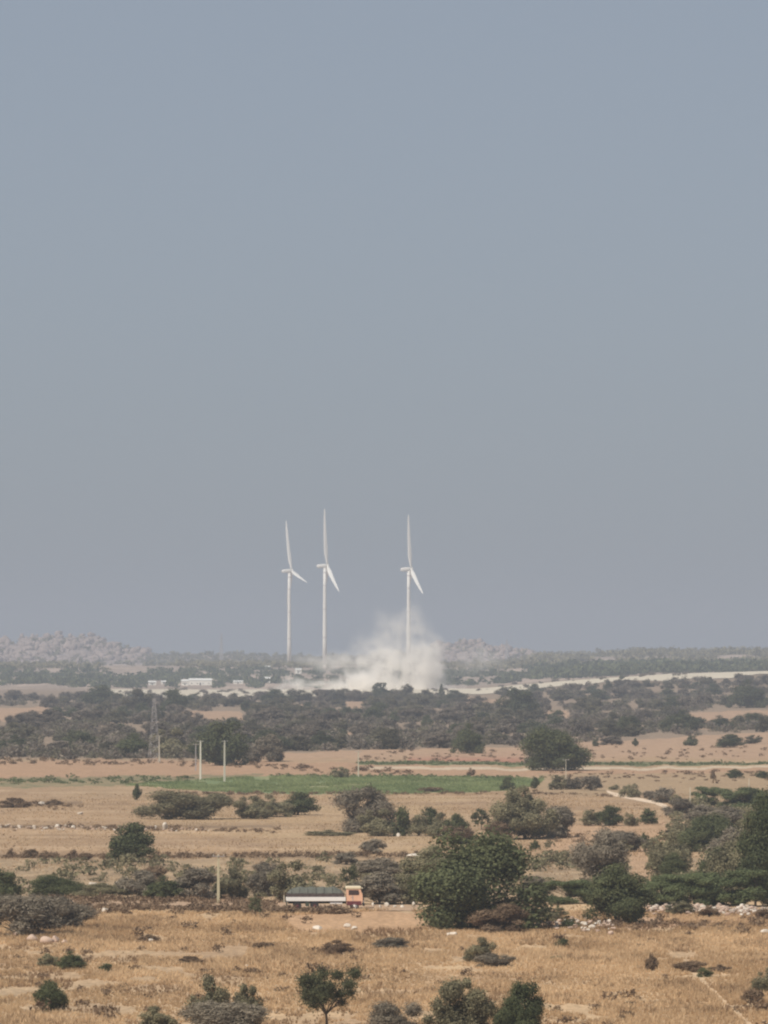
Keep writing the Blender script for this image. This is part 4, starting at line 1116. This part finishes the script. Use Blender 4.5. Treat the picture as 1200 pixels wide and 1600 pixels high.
for a in [(165, 1425, 13, 9, 'white rounded stone beside the road at the left'),
          (706, 1462, 15, 9, 'white rounded stone at the foot of the largest dark tree'),
          (543, 1449, 11, 7, 'left half of the pale stone pair below the lorry'), (554, 1452, 12, 6, 'right half of the pale stone pair below the lorry'),
          (236, 1471, 8, 6, 'small white stone in the straw of the left field'), (386, 1510, 7, 4, 'tiny white stone in the grass at the centre left'),
          (495, 1452, 16, 7, 'dull flat stone below the middle of the lorry'),
          (583, 1416, 6, 7, 'first white stone in line right of the lorry'), (594, 1418, 5, 5, 'second white stone in line right of the lorry'),
          (604, 1417, 9, 8, 'third and broadest white stone in line right of the lorry'), (617, 1418, 6, 5, 'fourth white stone in line right of the lorry'),
          (628, 1418, 7, 5, 'fifth white stone in line right of the lorry'), (646, 1416, 6, 8, 'last upright white stone in line before the largest dark tree'),
          (146, 1383, 13, 7, 'white stone left one of the two above the long low bush'), (187, 1385, 17, 9, 'largest white stone above the long low bush'),
          (168, 1384, 7, 4, 'small pale stone between the two above the long low bush'),
          (31, 1294, 9, 7, 'white stone on the left field edge, second from the left'), (12, 1292, 7, 6, 'white stone on the left field edge at the far left'),
          (54, 1295, 6, 8, 'narrow white stone on the left field edge'), (72, 1296, 7, 6, 'pale stone on the left field edge left of the bushy tree'),
          (90, 1294, 10, 7, 'broad pale stone on the left field edge left of the bushy tree'), (115, 1295, 7, 6, 'pale stone on the left field edge just left of the bushy tree'),
          (258, 1296, 9, 12, 'upright pale stone right of the lone bushy tree'), (243, 1295, 6, 6, 'small pale stone right beside the lone bushy tree'),
          (66, 1258, 14, 6, 'pale stone between the low brown bushes on the upper left field'), (126, 1272, 12, 5, 'flat pale stone on the upper left field'),
          (692, 1308, 8, 6, 'pale stone at the foot of the bush chain'), (622, 1307, 8, 6, 'pinkish stone at the foot of the narrow upright bush'),
          (648, 1340, 26, 7, 'long flat pale stone slab on the tan field below the bush chain'),
          (1159, 1420, 11, 9, 'bright white stone on top of the rubble wall at the right'), (1192, 1428, 22, 9, 'big white stone at the right edge of the rubble wall'),
          (925, 1452, 14, 8, 'white stone at the foot of the dark round tree'), (838, 1449, 10, 10, 'pale stone right of the dry brown bush'),
          (1195, 1458, 14, 7, 'pale flat stone at the right edge below the rubble wall'), (936, 1446, 10, 9, 'pinkish stone left of the trunk of the dark round tree'),
          (845, 1380, 8, 7, 'pale stone in the grass right of the largest dark tree')]:
    rock(*a)
def rubble(name, label, pts, n, jit, sz, seed):
    r = np.random.default_rng(seed); VV = []; FF = []; MI = []; base = 0
    for q in range(n):
        src = ROCKP[r.integers(0, 8)]
        u = r.uniform(pts[0][0], pts[-1][0]); y = np.interp(u, [p[0] for p in pts], [p[1] for p in pts]) + r.normal(0, jit)
        p = place(u, y); s = r.uniform(*sz)
        co = np.empty(len(src.vertices) * 3, np.float32); src.vertices.foreach_get('co', co); co = co.reshape(-1, 3)
        a = r.uniform(0, 6.28); R_ = np.array([[math.cos(a), -math.sin(a), 0], [math.sin(a), math.cos(a), 0], [0, 0, 1]])
        VV.append(co @ R_.T * np.array([s * 1.3, s, s * .8]) + np.array([p.x, p.y, p.z + s * .25 + r.uniform(0, .4)]))
        fi = np.empty(len(src.loops), np.int32); src.loops.foreach_get('vertex_index', fi); FF.append(fi + base); base += len(co); MI.append(np.full(len(fi) // 3, r.integers(0, 3)))
    F_ = np.concatenate(FF)
    me = new_mesh(name, np.concatenate(VV), F_, np.full(len(F_) // 3, 3), [M['pale_rock'], M['rock'], M['pink_rock']], np.concatenate(MI))
    return tag(link(name, me), label, None, None, 'stuff')
rubble('rubble', 'heaped pale and pinkish rubble along the foot of the green hedge', [(1008, 1424), (1060, 1422), (1120, 1425), (1210, 1428)], 420, 2.6, (.2, .65), 3)
rubble('gravel_bank', 'broken stones scattered on the bank right of the largest dark tree', [(835, 1446), (890, 1448), (960, 1450)], 90, 5, (.2, .6), 4)
rubble('field_stones', 'small loose stones strewn along the left field edges', [(-20, 1294), (130, 1296), (330, 1299)], 110, 1.6, (.2, .5), 5)

# ------------------------------------------------------------------ lorry
def lorry(u, y):
    p = place(u, y); t = thing('lorry', 'tarpaulin-covered lorry with a white side stripe and pinkish cab driving right on the dirt road', 'lorry', p, R(2))
    tarp = mat('grey_green_tarpaulin', (.11, .115, .095), .8, .2, 2, bump=.3); side = mat('dark_brown_body_boards', (.10, .075, .07), .7, .2, 3)
    white = mat('lorry_white_paint', (.82, .80, .76), .5, .04, 1); cabm = mat('pinkish_orange_paint', (.76, .46, .31), .45, .1, 1.5)
    cream = mat('cream_paint', (.70, .60, .42), .5, .1, 1); rub = mat('tyre_rubber', (.03, .03, .03), .8, .2, 5); gls = mat('dark_cab_glass', (.06, .04, .04), .12, .1, 1, spec=.6)
    maroon = mat('maroon_chassis_paint', (.13, .035, .04), .6, .15, 2); dgreen = mat('dark_green_chassis', (.055, .07, .05), .7, .2, 2); steel = M['steel']
    h = 1.2                                                    # half width
    f = MB(); f.box(-4.4, 4.2, -.5, -.3, .75, .98); f.box(-4.4, 4.2, .3, .5, .75, .98)
    for x in (-4.2, -2.6, -1.0, .6, 2.2): f.box(x, x + .12, -.3, .3, .77, .96)
    f.build('chassis', dgreen, t)
    b = MB(); b.box(-4.55, 2.25, -h, h, 1.0, 1.12); b.box(-4.55, 2.25, -h, -h + .06, 1.12, 2.0); b.box(-4.55, 2.25, h - .06, h, 1.12, 2.0); b.box(-4.55, -4.49, -h + .06, h - .06, 1.12, 2.0); b.box(2.19, 2.25, -h + .06, h - .06, 1.12, 2.0)
    for x in np.linspace(-4.3, 2.0, 9):
        b.box(x, x + .09, -h - .05, -h, 1.55, 2.0); b.box(x, x + .09, h, h + .05, 1.55, 2.0)
    body = b.build('body', side, t)
    s = MB(); s.box(-4.6, 2.4, -h - .085, -h - .003, 1.06, 1.54, 0, .02); s.build('side_stripe', white, body)
    s = MB(); s.box(-4.6, 2.4, h + .003, h + .085, 1.10, 1.50, 0, .02); s.build('side_stripe', white, body)
    # tarpaulin: mounded sheet with sagging folds
    V = []; Fq = []; nx, ny = 60, 22
    for i in range(nx + 1):
        x = -4.5 + 6.7 * i / nx; e = math.sin(min(1, min(i, nx - i) / 11.0) * 1.5708)
        for j in range(ny + 1):
            a = -1 + 2 * j / ny; yy = a * (h + .035)
            zz = 1.93 + (.74 * e ** .7) * (1 - abs(a) ** 2.6) + .05 * math.sin(i * .55) * e + .04 * math.sin(i * 1.7 + j)
            V.append((x, yy, zz))
    for i in range(nx):
        for j in range(ny):
            q = i * (ny + 1) + j; Fq.append((q, q + ny + 1, q + ny + 2, q + 1))
    tp = MB(); tp.add(V, Fq); tp.build('tarpaulin', tarp, t, True)
    tp2 = MB()
    for x in np.linspace(-4.0, 1.8, 7): tp2.tube([(x, -h - .06, 1.95), (x, -h * .8, 2.52), (x, 0, 2.72), (x, h * .8, 2.52), (x, h + .06, 1.95)], .018, 5)
    tp2.build('rope', rub, t)
    # cab
    c = MB()
    prof = [(2.5, .72), (4.30, .72), (4.42, 1.15), (4.40, 1.75), (4.18, 2.42), (2.5, 2.42)]
    c.loft([[(x, yy, z) for x, z in prof] for yy in (-h, h)], 0)
    cab = c.build('cab', cabm, t)
    r = MB(); r.box(2.42, 4.26, -h - .04, h + .04, 2.44, 2.78, 0, .08); r.box(4.1, 4.45, -h + .1, h - .1, 2.5, 2.6, 0, .02); r.build('cab_roof', cream, cab)
    for sy in (-1, 1):
        g = MB(); y0 = sy * h; y1 = sy * (h + .025); g.add([(2.75, y1, 1.78), (3.95, y1, 1.78), (4.02, y1, 2.05), (3.9, y1, 2.36), (2.75, y1, 2.36), (2.75, y0, 1.78), (3.95, y0, 1.78), (4.02, y0, 2.05), (3.9, y0, 2.36), (2.75, y0, 2.36)],
            [(0, 1, 2, 3, 4), (9, 8, 7, 6, 5), (0, 5, 6, 1), (1, 6, 7, 2), (2, 7, 8, 3), (3, 8, 9, 4), (4, 9, 5, 0)]); g.build('side_window', gls, cab)
        d = MB(); d.box(3.2, 3.28, y1 - .01, y1 + .02, 1.05, 1.75); d.box(3.0, 3.15, y1 - .01, y1 + .04, 1.5, 1.55); d.build('door_handle', steel, cab)
        mr = MB(); mr.tube([(4.2, sy * h, 2.2), (4.5, sy * (h + .3), 2.25)], .02, 5); mr.box(4.45, 4.52, sy * (h + .3) - .12, sy * (h + .3) + .12, 1.9, 2.3, 0, .02); mr.build('mirror', rub, cab)
        l = MB(); l.loft([[(4.44 + xx, sy * .8 + math.cos(a) * rr, .95 + math.sin(a) * rr) for a in [6.2832 * q / 14 for q in range(14)]] for xx, rr in ((0, .17), (.09, .17), (.12, .1))]); l.build('headlight', white, cab)
    ws = MB(); ws.add([(4.425, -h + .12, 1.78), (4.425, h - .12, 1.78), (4.215, h - .12, 2.38), (4.215, -h + .12, 2.38)], [(0, 1, 2, 3)]); ws.build('windscreen', gls, cab)
    lo_ = MB(); lo_.box(2.5, 4.3, -h - .01, h + .01, .55, 1.1, 0, .05); lo_.build('cab_skirt', maroon, cab)
    bm_ = MB(); bm_.box(4.42, 4.66, -h - .05, h + .05, .48, .82, 0, .05); bm_.box(4.44, 4.56, -h * .6, h * .6, 1.1, 1.6, 0, .03); bm_.build('bumper', rub, t)
    ft = MB(); ft.loft([[(x, -h + .32 + math.cos(a) * .27, .80 + math.sin(a) * .22) for a in [6.2832 * q / 16 for q in range(16)]] for x in (.55, 2.0)]); ft.build('fuel_tank', white, t)
    mg = MB(); mg.box(-2.3, -1.9, -h, h, .45, .95, 0, .02); mg.box(-4.6, -4.5, -h, h, .5, .95, 0, .02); mg.build('mudguard', dgreen, t)
    for x in (3.45, -1.25, -3.3):
        for sy in (-1, 1):
            wv = MB(); cy = sy * (h - .17); n = 24
            wv.loft([[(x + math.cos(a) * rr, cy + dy * sy, .5 + math.sin(a) * rr) for a in [6.2832 * q / n for q in range(n)]] for dy, rr in ((-.17, .44), (-.14, .5), (.14, .5), (.17, .44))])
            wo_ = wv.build('wheel', rub, t, False)
            hb = MB(); hb.loft([[(x + math.cos(a) * rr, cy + dy * sy, .5 + math.sin(a) * rr) for a in [6.2832 * q / n for q in range(n)]] for dy, rr in ((.165, .27), (.19, .26), (.13, .18), (.22, .10))]); hb.build('rim', white if x > 3 else maroon, wo_)
    return t
lorry(508, 1421)

# ------------------------------------------------------------------ dust cloud (a real volume)
def dust():
    D = 5400.0; s = D / F
    def P(u, y, dy=0.0): return ((u - CX) * s, dy, (1085 - y) * s)
    puffs = [  # u, y, ru, ry (px), weight
        (610, 1074, 94, 24, 2.2), (560, 1078, 66, 16, 1.8), (665, 1062, 44, 34, 1.5), (640, 1045, 52, 36, .95), (600, 1040, 52, 30, .62), (668, 1030, 36, 40, .55),
        (640, 1000, 36, 46, .42), (652, 968, 18, 38, .36), (612, 985, 30, 36, .22), (590, 1012, 46, 28, .3), (545, 1040, 48, 26, .30), (500, 1032, 44, 14, .18), (480, 1079, 66, 10, .38), (640, 1085, 90, 14, 1.6), (695, 1058, 18, 26, .8), (752, 1040, 46, 24, .14)]
    m = bpy.data.materials.new('airborne_dust'); m.use_nodes = True; n = m.node_tree; n.nodes.clear()
    tc = n.nodes.new('ShaderNodeTexCoord')
    no0 = n.nodes.new('ShaderNodeTexNoise'); no0.inputs['Scale'].default_value = .035; no0.inputs['Detail'].default_value = 3
    n.links.new(tc.outputs['Object'], no0.inputs['Vector'])
    sb = n.nodes.new('ShaderNodeVectorMath'); sb.operation = 'SUBTRACT'; sb.inputs[1].default_value = (.5, .5, .5); n.links.new(no0.outputs['Color'], sb.inputs[0])
    sc = n.nodes.new('ShaderNodeVectorMath'); sc.operation = 'SCALE'; sc.inputs['Scale'].default_value = 34; n.links.new(sb.outputs[0], sc.inputs[0])
    wp = n.nodes.new('ShaderNodeVectorMath'); wp.operation = 'ADD'; n.links.new(tc.outputs['Object'], wp.inputs[0]); n.links.new(sc.outputs[0], wp.inputs[1])
    tot = None
    for (u, y, ru, ry, wt) in puffs:
        a = n.nodes.new('ShaderNodeVectorMath'); a.operation = 'SUBTRACT'; a.inputs[1].default_value = P(u, y, random.uniform(-6, 6)); n.links.new(wp.outputs[0], a.inputs[0])
        b = n.nodes.new('ShaderNodeVectorMath'); b.operation = 'DIVIDE'; b.inputs[1].default_value = (ru * s, min(ru, 60) * s * .8, ry * s); n.links.new(a.outputs[0], b.inputs[0])
        l = n.nodes.new('ShaderNodeVectorMath'); l.operation = 'LENGTH'; n.links.new(b.outputs[0], l.inputs[0])
        r_ = n.nodes.new('ShaderNodeMapRange'); r_.interpolation_type = 'SMOOTHSTEP'; r_.inputs[1].default_value = 1.15; r_.inputs[2].default_value = .1; r_.inputs[3].default_value = 0; r_.inputs[4].default_value = wt
        n.links.new(l.outputs['Value'], r_.inputs[0])
        if tot is None: tot = r_.outputs[0]
        else:
            ad = n.nodes.new('ShaderNodeMath'); ad.operation = 'ADD'; n.links.new(tot, ad.inputs[0]); n.links.new(r_.outputs[0], ad.inputs[1]); tot = ad.outputs[0]
    no = n.nodes.new('ShaderNodeTexNoise'); no.inputs['Scale'].default_value = .10; no.inputs['Detail'].default_value = 6; no.inputs['Roughness'].default_value = .6
    n.links.new(tc.outputs['Object'], no.inputs['Vector'])
    mr = n.nodes.new('ShaderNodeMapRange'); mr.inputs[1].default_value = .40; mr.inputs[2].default_value = .62; mr.inputs[3].default_value = .06; mr.inputs[4].default_value = 1.8; n.links.new(no.outputs[0], mr.inputs[0])
    mu = n.nodes.new('ShaderNodeMath'); mu.operation = 'MULTIPLY'; n.links.new(tot, mu.inputs[0]); n.links.new(mr.outputs[0], mu.inputs[1])
    m2 = n.nodes.new('ShaderNodeMath'); m2.operation = 'MULTIPLY'; m2.inputs[1].default_value = .13; n.links.new(mu.outputs[0], m2.inputs[0])
    v = n.nodes.new('ShaderNodeVolumePrincipled'); v.inputs['Color'].default_value = (1., .985, .96, 1); v.inputs['Anisotropy'].default_value = -.1
    n.links.new(m2.outputs[0], v.inputs['Density'])
    o = n.nodes.new('ShaderNodeOutputMaterial'); n.links.new(v.outputs[0], o.inputs['Volume'])
    b = MB(); b.box(-118, 122, -48, 48, -.5, 92)
    ob = b.build('dust_cloud', m, None, False, (0, D, 0))
    tag(ob, 'pale billowing dust cloud in front of the rightmost turbine, lying on the sand', None, None, 'stuff')
dust()

# ------------------------------------------------------------------ haze
def haze():
    m = bpy.data.materials.new('even_haze'); m.use_nodes = True; n = m.node_tree; n.nodes.clear()
    v = n.nodes.new('ShaderNodeVolumePrincipled'); v.inputs['Color'].default_value = (.465, .54, .65, 1); v.inputs['Density'].default_value = HAZE_DENSITY; v.inputs['Anisotropy'].default_value = 0.0
    o = n.nodes.new('ShaderNodeOutputMaterial'); n.links.new(v.outputs[0], o.inputs['Volume'])
    b = MB(); b.box(-10500, 10500, -100, 32000, -12, 212)
    ob = b.build('haze', m); tag(ob, 'thin grey blue haze over the whole plain', None, None, 'stuff')
haze()
print('objects', len(SC.objects))
